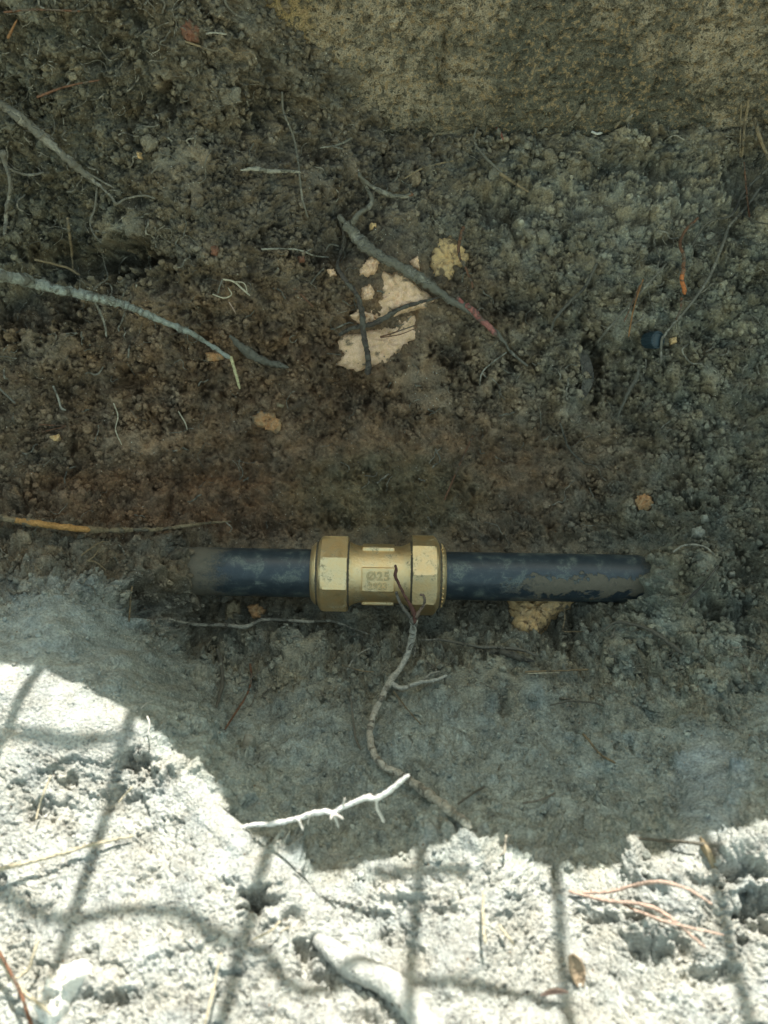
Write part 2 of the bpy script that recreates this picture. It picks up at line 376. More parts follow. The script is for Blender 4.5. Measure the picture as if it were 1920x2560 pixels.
Lump = Lump*(1+.45*(1-sst(1150, 1350, rr)))
H = Lump*(0.8-0.45*smear) + crumbly*H_crumb*(1-clay) + H_clay*clay + smear*(1-clay)*(0.7*cC + 0.6*fbm(x/4, y/4, 31, 3))
H = H*(1-bank) + (Lump*0.28 + H_bank)*bank
# particular hollows and clods: column, row, radii (px), height (mm)
FEAT = [(420, 250, 45, 34, -8), (560, 330, 60, 40, -7), (300, 120, 70, 40, -7), (690, 600, 50, 40, -7), (430, 700, 60, 36, -6), (760, 860, 60, 40, -6), (1300, 760, 60, 34, -6), (1250, 520, 70, 34, -6), (1650, 430, 70, 34, -6), (1580, 960, 60, 34, -5), (330, 950, 80, 34, -5), (60, 760, 140, 70, -13), (200, 655, 170, 45, -12), (330, 640, 90, 40, -9), (640, 275, 60, 60, -9), (1180, 338, 240, 22, -9), (1440, 345, 130, 18, -8), (1800, 322, 150, 24, -10),
 (1880, 450, 90, 90, -9), (1385, 345, 130, 16, -6), (820, 620, 60, 50, -6), (1480, 920, 26, 90, -11), (1050, 950, 75, 85, 9), (870, 960, 70, 60, -7), (1540, 800, 80, 60, 7),
 (1130, 880, 45, 45, -6), (470, 440, 90, 80, 6), (860, 420, 60, 40, 6), (730, 200, 60, 50, 5), (330, 560, 70, 45, 6), (700, 470, 130, 60, 5), (150, 880, 80, 60, 6),
 (430, 1090, 110, 60, 5), (260, 1100, 80, 40, 4), (600, 1190, 260, 22, -3), (1250, 1000, 200, 80, 4), (150, 1370, 120, 60, 5), (480, 1340, 50, 25, 4),
 (360, 1500, 60, 50, -8), (520, 1520, 120, 26, -6), (830, 1590, 120, 30, -6), (755, 1620, 62, 62, 11), (1120, 1560, 130, 30, -6), (1400, 1600, 60, 50, -7), (1290, 1700, 130, 80, 8), (1100, 1730, 90, 50, 5),
 (1560, 1600, 90, 60, 8), (1700, 1560, 60, 60, 7), (1790, 1680, 70, 90, 8), (1760, 1530, 70, 24, -9), (1860, 1560, 26, 70, -10), (1640, 1800, 60, 30, -6), (1450, 1790, 60, 40, -5),
 (1350, 1620, 60, 16, -5), (1870, 1420, 40, 60, -6), (1560, 1420, 60, 20, -3),
 (1440, 2060, 90, 40, 6), (1100, 2085, 50, 30, 4), (1700, 1990, 30, 60, -5), (1640, 2050, 110, 30, 3),
 (335, 1905, 30, 22, -12), (390, 1940, 50, 22, -7), (300, 2000, 40, 26, -7), (420, 1930, 60, 30, 4), (560, 2035, 40, 20, -6), (650, 2245, 34, 30, -14), (620, 2265, 26, 16, -8), (770, 2395, 26, 42, -13), (730, 2300, 16, 40, -6),
 (820, 2440, 30, 20, -10), (920, 2540, 50, 18, -9), (1890, 2290, 42, 66, -18), (1850, 2180, 60, 26, -12), (1500, 2300, 40, 20, -8), (1600, 2290, 36, 22, -9), (1650, 2380, 80, 30, -9), (1780, 2440, 60, 22, -9),
 (1620, 2330, 60, 30, 4), (1390, 2210, 16, 40, -5), (1120, 2280, 30, 16, -6), (280, 2500, 60, 20, -7), (110, 2020, 40, 22, -7), (160, 1950, 30, 16, -6),
 (720, 2148, 34, 34, 7), (1200, 2128, 70, 20, 3.5), (1590, 2150, 22, 34, 7), (1640, 2200, 60, 20, 4), (1860, 2120, 60, 30, 4), (1000, 2235, 60, 20, 3),
 (780, 1990, 120, 30, -3), (1230, 1960, 180, 50, -2), (900, 1960, 60, 30, 3)]
wcc = 44*fbm(x/6, y/6, 83, 3, .65); wrr = 40*fbm(x/6, y/6, 86, 3, .65)
FEAT = [(c, r-26 if (r < 350 and c > 1100) else r, a, b_, h) for c, r, a, b_, h in FEAT]
for c, r, a, b_, h in FEAT:
    q = ((cc-c+wcc)/a)**2 + ((rr-r+wrr)/b_)**2
    m = q < 5
    if h < 0: H[m] += (.62 if r > 1900 else .9 if r > 1500 else 1.5)*h*np.exp(-(q[m]*(1+0.5*gn(x[m]/6, y[m]/6, 81)))**2.2)
    else: H[m] += 1.25*h*np.exp(-q[m]**1.8)*(1+.25*gn(x[m]/3, y[m]/3, 82))
# smooth pieces of clay: (poly centre line, half width px, raise mm)
SM = [((470, 1975), (530, 2045), (600, 2110), 34, 3.0), ((1770, 1900), (1770, 1990), (1740, 2075), 62, 3.0), ((700, 2160), (760, 2250), (830, 2320), 34, 2.0)]
smoothm = np.zeros_like(H)
for p0, p1, p2, wpx, hh in SM:
    dmin = np.full(H.shape, 9e9)
    for a_, b_ in ((p0, p1), (p1, p2)):
        ax, ay = a_; bx, by = b_; t = np.clip(((cc-ax)*(bx-ax)+(rr-ay)*(by-ay))/((bx-ax)**2+(by-ay)**2), 0, 1)
        dmin = np.minimum(dmin, np.hypot(cc-ax-t*(bx-ax), rr-ay-t*(by-ay)))
    q = 1-sst(0.75, 1.15, dmin/wpx + 0.25*fbm(x/7, y/7, 91))
    dome = np.sqrt(np.clip(1-(dmin/wpx/1.15)**2, 0, 1))
    H = H*(1-q) + q*(hh*dome + 0.3*fbm(x/9, y/9, 93, 4) - 0.8*sst(.28, .36, fbm(wx/3, wy/3, 94))); smoothm = np.maximum(smoothm, q)
# keep the soil clear of pipe and coupling
AX0, AX1 = pix(400, 1424, .404), pix(1700, 1447, .404)
clear = sst(1335, 1362, rr)*(1-sst(1500, 1530, rr))*sst(440, 530, cc+60*gn(y/8, y/8, 95)+50*fbm(x/7, y/7, 96, 2))*(1-sst(1600, 1660, cc+30*gn(y/6, x/40, 96)))
coup = sst(1300, 1330, rr)*(1-sst(1540, 1565, rr))*sst(745, 775, cc)*(1-sst(1125, 1155, cc))
H = np.minimum(H, 9)*(1-clear) + clear*np.minimum(H*0.5, 1.5)
H = H*(1-coup) + coup*np.minimum(H*0.4, 0)
fe = np.interp(cc, [p[0] for p in foot_edge], [p[1] for p in foot_edge]); H += -9*sst(860, 980, cc)*np.exp(-((rr-fe-16)/15)**2)*(.35+sst(-.2, .2, fbm(x/16, y/80, 99, 2)))
H += sst(900, 1040, cc)*7*np.exp(-((rr-fe+4)/26)**2)*np.clip(fbm(x/13, y/60, 98, 3)*2.4-.15, 0, 1)
# mud heaped over the two pipe ends
hn = 40*fbm(x/9, y/9, 97, 3)
def heap(c, r, a, b_, h): return h*np.exp(-((((cc-c+hn)/a)**2+((rr-r)/b_)**2)**1.5))
H += heap(395, 1430, 100, 90, 15) + heap(1705, 1452, 78, 84, 11) + heap(480, 1350, 50, 22, 6) + heap(470, 1510, 60, 22, 6) + heap(1620, 1525, 70, 20, 6) + heap(1500, 1520, 60, 12, 3)
G = B + NRM*(H/1000.0)[..., None]

# soil colour (humus, silt, grey clay, dry crust, plus painted lens tint and shade)
def C3(*v): return np.array(v, float)
base = np.empty(H.shape+(3,)); base[:] = C3(.178, .147, .102)
def lay(m, col): 
    global base
    base = base*(1-m[..., None]) + m[..., None]*col
lay(blob(900, 1000, 900, 330)*0.9, C3(.215, .138, .080))
lay(blob(500, 1250, 500, 90)*0.7, C3(.20, .112, .06))
lay(sst(1250, 1750, cc+200*fbm(x/60, y/60, 36))*sst(300, 600, rr)*0.6, C3(.19, .188, .14))  # grey-green towards the right: lens edge tint painted into the soil
lay(sst(600, 100, cc)*(1-sst(650, 800, rr))*0.6, C3(.112, .104, .072))
lay(blob(960, 1240, 240, 110)*0.6, C3(.135, .118, .062))
lay(blob(860, 480, 420, 170)*0.6, C3(.140, .112, .084))
lay(sst(1440, 1640, rr+120*fbm(x/25, y/25, 37)-80*sst(1200, 700, np.abs(cc-960)))*0.9, C3(.24, .235, .185))
lay(clay*0.95, C3(.288, .310, .272))
lay(blob(120, 1630, 280, 150)*0.8, C3(.31, .335, .31))
lay(blob(1780, 1980, 100, 120, .3)*0.5, C3(.33, .39, .42))
lay(blob(1540, 500, 420, 230)*.7, C3(.26, .232, .17)); lay(blob(1700, 1640, 260, 180)*.6, C3(.27, .27, .21))
lay(blob(1500, 900, 420, 200)*.5, C3(.225, .20, .14))
lay(blob(950, 1640, 560, 130)*.6, C3(.24, .225, .165))  # browner band below the pipe, trench shade put into the colour
lay(bank, C3(.35, .352, .315))
lay(smoothm*bank*0.8, C3(.36, .365, .335)); lay(bank*patch*0.5, C3(.355, .36, .33))
hue = fbm(x/30, y/30, 38, 3)
calm = 1-.65*np.maximum(bank, .8*clay)
base *= (1+0.36*hue*calm + .22*fbm(x/6, y/6, 67, 2)*(1-bank))[..., None]
base *= (1 + 0.36*(iB-.5)*crumbly + 0.40*(iC-.5)*crumbly)[..., None]
warm = fbm(x/11+4, y/11, 39, 2)
base[..., 0] *= 1+0.16*warm*calm; base[..., 2] *= 1-0.18*warm*calm
base = np.clip(base, .02, .6)
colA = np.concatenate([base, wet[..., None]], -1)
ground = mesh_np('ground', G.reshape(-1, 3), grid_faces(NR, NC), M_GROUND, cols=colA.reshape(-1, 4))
tag(ground, kind='structure')

# coarse ground carrying the trench edges on into flat land
def ring():
    idx = [(0, j) for j in range(0, NC, 8)] + [(i, NC-1) for i in range(0, NR, 8)] + [(NR-1, j) for j in range(NC-1, 0, -8)] + [(i, 0) for i in range(NR-1, 0, -8)]
    P = np.array([G[i, j] for i, j in idx]); n = len(P); cen = np.array([0, 0.02, 0.0]); rows = [P + np.array([0, 0, -0.0005])]
    dirs = P-cen; dirs[:, 2] = 0; L = np.linalg.norm(dirs, axis=1, keepdims=True); dirs /= L
    for k, (ex, zt) in enumerate(((.02, .15), (.05, .3), (.10, .6), (.25, .9), (.8, 1), (3, 1), (30, 1))):
        Q = P + dirs*ex; zf = np.where(Q[:, 1] > WALL_Y-.02, .19, .115)
        Q[:, 2] = P[:, 2]*(1-zt) + zf*zt + 0.01*gn(Q[:, 0]*20, Q[:, 1]*20, 3)*min(ex*10, 1)
        rows.append(Q)
    V = np.concatenate(rows); cl = np.zeros((len(V), 4)); cl[:] = (.33, .32, .28, 0)
    cl[:n, :3] = np.array([base[i, j] for i, j in idx])
    return V, grid_faces(len(rows), n, True), cl
V, Fr, cl = ring()
# face winding upward
gs = mesh_np('surrounding_ground', V, Fr[:, ::-1], M_GROUND, cols=cl); tag(gs, kind='structure')

# depth lookup: where a sight line meets the soil
CELL = 6
pc, pr, pD = to_pix(G)
ic = ((pc-C0)/CELL).astype(int); ir = ((pr-R0)/CELL).astype(int)
nx, ny = int(CS/CELL)+2, int(RS/CELL)+2
DM = np.full((ny, nx), 9.0); ok = (ic >= 0) & (ic < nx) & (ir >= 0) & (ir < ny)
np.minimum.at(DM, (ir[ok], ic[ok]), pD[ok])
DMf = np.where(DM > 8, np.nan, DM)
for _ in range(3):
    h = np.isnan(DMf)
    if not h.any(): break
    q = np.nan_to_num(DMf); w_ = (~h).astype(float)
    qb, wb = blur(q, 2), blur(w_, 2); DMf = np.where(h & (wb > 0), qb/np.maximum(wb, 1e-6), DMf)
DMf = np.nan_to_num(DMf, nan=.35)
DMs = blur(DMf, 1)
def soilD(c, r):
    i = np.clip((np.asarray(r)-R0)/CELL-.5, 0, ny-1.001); j = np.clip((np.asarray(c)-C0)/CELL-.5, 0, nx-1.001)
    i0 = i.astype(int); j0 = j.astype(int); fi = i-i0; fj = j-j0
    return (DMs[i0, j0]*(1-fj)+DMs[i0, j0+1]*fj)*(1-fi) + (DMs[i0+1, j0]*(1-fj)+DMs[i0+1, j0+1]*fj)*fi
def colour_at(c, r):
    j = int(np.clip((c-C0)/CS*(NC-1), 0, NC-1)); i = int(np.clip((r-R0)/RS*(NR-1), 0, NR-1)); return colA[i, j]
def normal_at(c, r):
    j = int(np.clip((c-C0)/CS*(NC-1), 0, NC-1)); i = int(np.clip((r-R0)/RS*(NR-1), 0, NR-1)); return NRM[i, j]

# ------------------------------------------------------------------ footing, wall and wire fence
def concrete_mat():
    b = NB('old_concrete'); co = b.coord('Object')
    n1 = b.noise(co, 14, 4, .6, dist=.4); n2 = b.noise(co, 38, 4, .68, dist=.6); n3 = b.noise(co, 420, 4, .65); n4 = b.noise(co, 1400, 2, .6)
    c = b.mix(b.mapr(n2, .44, .56), (.32, .262, .18), (.175, .15, .105))
    sx = b.n('ShaderNodeSeparateXYZ'); b.l(co, sx.inputs[0])
    st_ = b.math('ADD', n1, b.mapr(sx.outputs[0], .01, .07, -.09, .06))
    c = b.mix(b.mapr(st_, .46, .56, 0, .8), c, (.085, .083, .062))
    c = b.mix(b.math('MULTIPLY', b.mapr(n2, .38, .56), b.mapr(sx.outputs[0], -.015, -.045, 0, .8)), c, (.34, .235, .10))
    c = b.mix(b.mapr(n3, .53, .60, 0, .8), c, (.32, .225, .12))
    n5 = b.noise(co, 170, 4, .7, dist=.8)
    c = b.mix(b.mapr(n5, .52, .60, 0, .8), c, (.085, .072, .05))
    c = b.mix(b.mapr(n3, .43, .38, 0, .85), c, (.055, .05, .035))
    c = b.scale_rgb(c, b.mapr(n4, .25, .75, .45, 1.55, False))
    h = b.math('ADD', n3, b.math('MULTIPLY', n4, .5))
    return b.fin(c, .92, b.bump(h, .9, .0028), spec=.2)
M_CONC = concrete_mat()
M_RENDER = simple('wall_render', (.42, .38, .31), .9, sc=60)
wall = link(bpy.data.objects.new('garden_wall', None)); wall.location = (0, WALL_Y, .1)
tag(wall, 'low wall whose rough stained concrete footing shows along the top right of the trench', 'wall')
# footing: rough front face, top and end, a displaced shell
nu, nv = 420, 200
U = np.linspace(-0.09, 0.62, nu); Z = np.linspace(0.085, 0.262, nv)
uu, zz = np.meshgrid(U, Z)
um = uu*1000; zm = zz*1000
left = -0.078 + .0*zz
dep = 0.0030*fbm(um/40, zm/40, 120, 2) + 0.0030*fbm(um/9, zm/9, 121, 4, .65) - 0.0032*sst(.22, .34, fbm(um/5, zm/5, 123, 3, .6))
crackline = np.abs(uu - (0.030+0.003*fbm(zm/9, zm/30, 125)))
dep -= 0.006*(1-sst(0, .0018, crackline))*sst(.140, .146, zz)*(1-sst(.168, .178, zz))
lip = sst(.135, .131, zz+0.004*fbm(um/14, um/14, 127))      # uneven lower lip
dep -= 0.004*(1-lip)*0
endr = sst(0, .03, uu-left)                                  # rounded broken end
FY = WALL_Y - dep + 0.03*(1-endr)**2
FP = np.stack([uu, FY, zz], -1)
back = FP.copy(); 
V = np.concatenate([FP.reshape(-1, 3), np.array([[U[0], WALL_Y+.2, Z[0]], [U[-1], WALL_Y+.2, Z[0]], [U[-1], WALL_Y+.2, Z[-1]], [U[0], WALL_Y+.2, Z[-1]]])])
me = bpy.data.meshes.new('footing')
nb_ = nu*nv
fs = [tuple(f) for f in grid_faces(nv, nu)]
fs += [tuple([j for j in range(nu-1, -1, -1)] + [nb_, nb_+1]), tuple([(nv-1)*nu+j for j in range(nu)] + [nb_+2, nb_+3]),
       tuple([i*nu for i in range(nv)] + [nb_+3, nb_]), tuple([i*nu+nu-1 for i in range(nv-1, -1, -1)] + [nb_+1, nb_+2]), (nb_+1, nb_, nb_+3, nb_+2)]
me.from_pydata(V.tolist(), [], fs); me.update(); me.materials.append(M_CONC)
me.polygons.foreach_set('use_smooth', [True]*(len(fs)-5)+[False]*5)
fo = link(bpy.data.objects.new('footing', me), wall); fo.matrix_parent_inverse = Matrix.Translation((0, -WALL_Y, -.1))
# wall body; its unseen top is shaped for the shadow edge, lower towards the left
def shadow_top(c, r, Dv):
    P = pix(c, r, Dv); t = (WALL_Y-P[1])/SUND[1]; Q = P + t*SUND; return Q[0], Q[2]
tops = [shadow_top(*e) for e in edge_left]
tops = [(-1.2, tops[0][1]-.004)] + tops + [(shadow_top(660, 2120, plane_D(660, 2120))[0], WALL_TOP), (1.3, WALL_TOP)]
tops.sort()
xs = sorted(set([t[0] for t in tops] + list(np.linspace(-1.1, 1.2, 40))))
zt = np.interp(xs, [t[0] for t in tops], [t[1] for t in tops])
vs = []; 
for X_, Zt in zip(xs, zt):
    for yy, z0 in ((WALL_Y+.003, .26), (WALL_Y+.003, Zt), (WALL_Y+.14, Zt+.004), (WALL_Y+.14, .0)): vs.append((X_, yy, z0))
fs = []
for i in range(len(xs)-1):
    for k in range(4): fs.append((i*4+k, i*4+(k+1) % 4, (i+1)*4+(k+1) % 4, (i+1)*4+k))
fs += [(3, 2, 1, 0), tuple((len(xs)-1)*4+k for k in range(4))]
wb_ = from_lists('wall_face', vs, fs, M_RENDER, wall); wb_.matrix_parent_inverse = Matrix.Translation((0, -WALL_Y, -.1))

def tube_np(P, Rv, n=8, closed_ends=True, seed=0, rough=0.0):
    P = np.asarray(P, float); Rv = np.asarray(Rv, float); m = len(P)
    T = np.gradient(P, axis=0); T /= np.linalg.norm(T, axis=1, keepdims=True)+1e-12
    up_ = np.array([0.13, -.5, .85]); a = np.cross(T, up_); a /= np.linalg.norm(a, axis=1, keepdims=True)+1e-12; b = np.cross(T, a)
    th = np.linspace(0, 2*np.pi, n, endpoint=False)
    rr_ = Rv[:, None]*np.ones(n)
    if rough:
        ii, jj = np.meshgrid(np.arange(m), np.arange(n), indexing='ij')
        g = np.random.default_rng(seed); off = g.random()*100
        rr_ = rr_*(1 + rough*(fbm(ii*.45+off, jj*1.1+off, 7, 3, .7)*1.7 + 1.0*fbm(ii*.12+off, jj*0+off, 8, 2)))
    V = P[:, None] + rr_[..., None]*(np.cos(th)[None, :, None]*a[:, None] + np.sin(th)[None, :, None]*b[:, None])
    V = V.reshape(-1, 3); F = [tuple(f) for f in grid_faces(m, n, True)]
    V = np.vstack([V, P[0]-T[0]*Rv[0]*.6, P[-1]+T[-1]*Rv[-1]*.6])
    for j in range(n):
        F.append((j, m*n, (j+1) % n)); F.append(((m-1)*n+(j+1) % n, m*n+1, (m-1)*n+j))
    return V, F
def catmull(P, R, step):
    P = np.asarray(P, float); R = np.asarray(R, float)
    if len(P) == 2: P = np.array([P[0], (P[0]+P[1])/2, P[1]]); R = np.array([R[0], (R[0]+R[1])/2, R[1]])
    E = np.vstack([2*P[0]-P[1], P, 2*P[-1]-P[-2]]); out = []; ro = []
    for i in range(len(P)-1):
        p0, p1, p2, p3 = E[i:i+4]; L = np.linalg.norm(p2-p1); k = max(2, int(L/step))
        for t in np.arange(k)/k:
            out.append(.5*((2*p1)+(-p0+p2)*t+(2*p0-5*p1+4*p2-p3)*t*t+(-p0+3*p1-3*p2+p3)*t**3)); ro.append(R[i]*(1-t)+R[i+1]*t)
    out.append(P[-1]); ro.append(R[-1]); return np.array(out), np.array(ro)

M_WIRE = simple('rusty_wire', (.16, .13, .10), .6, metal=.6)
fence = link(bpy.data.objects.new('wire_fence', None)); fence.location = (0, WALL_Y+.05, WALL_TOP)
tag(fence, 'wire mesh fence on the wall, seen only by its shadow on the sunlit bank', 'fence')
FYp = WALL_Y+.05
def fence_pt(c, r):
    P = pix(c, r, float(soilD(c, r))); t = (FYp-P[1])/SUND[1]; Q = P+t*SUND; return np.array([Q[0], FYp, Q[2]])
def wire(pts, rad=.0021):
    V, F = tube_np(*catmull(pts, [rad]*len(pts), .012), n=8)
    o = from_lists('wire', V, F, M_WIRE, fence, True); o.matrix_parent_inverse = Matrix.Translation((0, -FYp, -WALL_TOP)); return o
bank_lines = [((290, 1910), (245, 2090), (130, 2450)), ((655, 2150), (600, 2350), (545, 2550)), ((1040, 2190), (1030, 2350), (1008, 2550)),
              ((1385, 2200), (1390, 2330), (1420, 2550)), ((1775, 2160), (1815, 2330), (1860, 2550)), ((60, 1720), (30, 1790), (0, 1850))]
xsw = []
for ln in bank_lines:
    q = np.array([fence_pt(*p) for p in ln]); A1 = np.polyfit(q[:, 2], q[:, 0], 1); xm = [np.polyval(A1, z) for z in (.36, .9)]
    xm = [np.clip(v, q[:, 0].mean()-.03, q[:, 0].mean()+.03) for v in xm]
    xsw.append(q[:, 0].mean()); wire([(xm[0], FYp, .36), ((xm[0]+xm[1])/2+.001, FYp, .63), (xm[1], FYp, .9)], .0022)
for k in range(1, 9):
    for sgn in (1, -1):
        x0 = (max(xsw) if sgn > 0 else min(xsw)) + sgn*.05*k; wire([(x0, FYp, .36), (x0, FYp, .9)])
hlines = [[(-60, 1835), (0, 1855), (100, 1875), (200, 1885), (330, 1885)],
          [(-60, 2220), (0, 2262), (60, 2300), (150, 2335), (220, 2318), (300, 2300), (400, 2305), (470, 2320), (510, 2365), (560, 2375), (600, 2400), (660, 2415), (690, 2450), (720, 2485), (770, 2505), (830, 2490), (900, 2470), (1000, 2470), (1100, 2490), (1250, 2500), (1400, 2530)],
          [(940, 2202), (1040, 2196), (1110, 2200), (1170, 2203)]]
for hl in hlines: wire([fence_pt(*p)+np.array([0, .004, 0]) for p in hl], .0021)
for zz_ in (.66, .74, .82, .9): wire([(-.7, FYp+.003, zz_), (0, FYp+.003, zz_+.004), (.75, FYp+.003, zz_)])

# ------------------------------------------------------------------ pipe and brass coupling
PA = pix(949, 1436, .403)
A_ = AX1-AX0; A_ /= np.linalg.norm(A_)
toC = CAM-PA; toC -= A_*(toC @ A_); toC /= np.linalg.norm(toC)
dn = np.cross(A_, toC)
if dn @ VU > 0: dn = -dn
PX = .403/F0
def loc_pts(xp, ang, r):
    """xp along the axis (m), ang from facing-camera towards image-down, r radius"""
    return PA + np.asarray(xp)[..., None]*A_ + (np.cos(ang)*r)[..., None]*toC + (np.sin(ang)*r)[..., None]*dn
MW = Matrix(((A_[0], -dn[0], toC[0], PA[0]), (A_[1], -dn[1], toC[1], PA[1]), (A_[2], -dn[2], toC[2], PA[2]), (0, 0, 0, 1)))
# local frame: X along the pipe, Y up in the picture, Z to the camera
def lathe(name, st, fn, mat, parent, n=128, smooth_angle=30):
    th = np.linspace(0, 2*np.pi, n, endpoint=False); rows = []
    for s in st:
        r = fn(s, th); rows.append(np.stack([np.full(n, s[0]), -np.sin(th)*r, np.cos(th)*r], -1))
    V = np.concatenate(rows); F = [tuple(f) for f in grid_faces(len(st), n, True)]
    me = bpy.data.meshes.new(name); me.from_pydata(V.tolist(), [], F); me.update(); me.materials.append(mat)
    bm = bmesh.new(); bm.from_mesh(me); bmesh.ops.recalc_face_normals(bm, faces=bm.faces); bm.to_mesh(me); bm.free()
    me.polygons.foreach_set('use_smooth', [True]*len(me.polygons)); me.set_sharp_from_angle(angle=math.radians(smooth_angle))
    return link(bpy.data.objects.new(name, me), parent)
circ = lambda s, th: np.full_like(th, s[1])

def pipe_mat():
    b = NB('black_pipe'); co = b.coord('Object'); sep = b.n('ShaderNodeSeparateXYZ'); b.l(co, sep.inputs[0]); X_, Y_, Z_ = sep.outputs
    sc = b.n('ShaderNodeVectorMath', operation='MULTIPLY'); b.l(co, sc.inputs[0]); sc.inputs[1].default_value = (.35, 1, 1)
    n1 = b.noise(co, 120, 4, .65, dist=.5); n2 = b.noise(co, 700, 4, .6, dist=1.2); n3 = b.noise(sc.outputs[0], 160, 4, .6)
    c = b.mix(b.mapr(n1, .3, .7), (.022, .033, .042), (.040, .055, .063))
    # thin dried mud film
    Yw = b.math('ADD', Y_, b.math('MULTIPLY', b.math('SUBTRACT', n1, .5), .022)); film = b.math('MULTIPLY', b.mapr(n1, .50, .66, 0, .8), b.mapr(n2, .40, .55, 0.15, 1))
    c = b.mix(film, c, (.13, .15, .125))
    ms = b.n('ShaderNodeVectorMath', operation='MULTIPLY'); b.l(co, ms.inputs[0]); ms.inputs[1].default_value = (.06, 1, 1)
    scr = b.mapr(b.noise(ms.outputs[0], 1500, 2, .5), .66, .74, 0, .55); ms2 = b.n('ShaderNodeVectorMath', operation='MULTIPLY'); b.l(co, ms2.inputs[0]); ms2.inputs[1].default_value = (1, .25, .25)
    scr = b.math('MULTIPLY', b.math('MAXIMUM', scr, b.mapr(b.noise(ms2.outputs[0], 900, 3, .6, dist=2.5), .64, .70, 0, .6)), b.mapr(n1, .42, .6))
    c = b.mix(scr, c, (.24, .26, .23))
    # thicker mud on the lower right flank and near both buried ends
    mr = b.math('MULTIPLY', b.mapr(X_, .035, .095), b.math('MULTIPLY', b.mapr(Yw, .0025, -.0015), b.mapr(Yw, -.0105, -.0070)))
    ends = b.math('MAXIMUM', b.mapr(X_, .122, .146), b.mapr(X_, -.060, -.098))
    mm = b.math('MAXIMUM', mr, ends)
    mk = b.mapr(b.math('ADD', b.math('MULTIPLY', mm, .62), b.math('ADD', b.math('MULTIPLY', n3, .6), b.math('MULTIPLY', n2, .5))), .80, 1.10)
    c = b.mix(mk, c, b.mix(n2, (.085, .075, .053), (.175, .15, .108)))
    r = b.mix(mk, (.36, .36, .36), (.85, .85, .85)); r = b.math('ADD', b.math('MULTIPLY', film, .25), r)
    h = b.math('ADD', b.math('MULTIPLY', mk, 1.0), b.math('MULTIPLY', n2, .18))
    return b.fin(c, r, b.bump(h, .6, .001), spec=.6)
M_PIPE = pipe_mat()
def mm_(px): return (px-949)*PX
def brass_mat():
    b = NB('brass'); co = b.coord('Object')
    n1 = b.noise(co, 130, 4, .6); n2 = b.noise(co, 900, 3, .6); n3 = b.noise(co, 2600, 2, .5)
    c = b.mix(b.mapr(n1, .3, .7), (.90, .64, .32), (.84, .66, .39))
    d = b.mapr(b.math('ADD', b.math('MULTIPLY', n1, .6), b.math('MULTIPLY', n2, .4)), .54, .68)
    c = b.mix(b.math('MULTIPLY', d, .65), c, (.26, .20, .12))
    sx = b.n('ShaderNodeSeparateXYZ'); b.l(co, sx.inputs[0]); jt = None
    for xj, wj in ((mm_(873), .0011), (mm_(1026), .0011), (mm_(796), .0012), (mm_(1098), .0012)):      # soil left in the joints
        q = b.math('ABSOLUTE', b.math('SUBTRACT', sx.outputs[0], xj)); q = b.mapr(q, wj, wj*.2, 0, 1); jt = q if jt is None else b.math('MAXIMUM', jt, q)
    jm = b.mapr(b.math('ADD', b.math('MULTIPLY', jt, .5), b.math('ADD', b.math('MULTIPLY', n1, .5), b.math('MULTIPLY', n2, .3))), .70, .84)
    c = b.mix(jm, c, (.13, .105, .07)); d = b.math('MAXIMUM', d, jm)
    r = b.math('ADD', b.mapr(n2, .3, .7, .34, .52), b.math('MULTIPLY', d, .3))
    m = b.math('SUBTRACT', .92, b.math('MULTIPLY', d, .45))
    return b.fin(c, r, b.bump(b.math('ADD', n3, b.math('MULTIPLY', n2, 1.5)), .4, .0005), m)
M_BRASS = brass_mat(); M_BRASS2 = simple('brass_relief_shade', (.60, .45, .24), .5, .85, var=.2)  # lettering gets a darker brass copy, relief shade put into its colour
Rp = 60*PX
def pipe(label, xa, xb):
    root = link(bpy.data.objects.new('water_pipe', None)); root.matrix_world = MW
    tag(root, label, 'pipe', 'black pipes joined by the brass coupling')
    n = 60; st = [(xa+(xb-xa)*i/n, Rp) for i in range(n+1)]
    lathe('pipe_wall', st, lambda s, th: s[1]*(1+.006*np.sin(3*th+s[0]*60)), M_PIPE, root, n=64)
    return root
pipe('left length of black plastic pipe, dusty and vanishing under mud at its left end', (330-949)*PX, (800-949)*PX)
pipe('right length of black plastic pipe, mud caked on its lower side and right end', (1100-949)*PX, (1760-949)*PX)

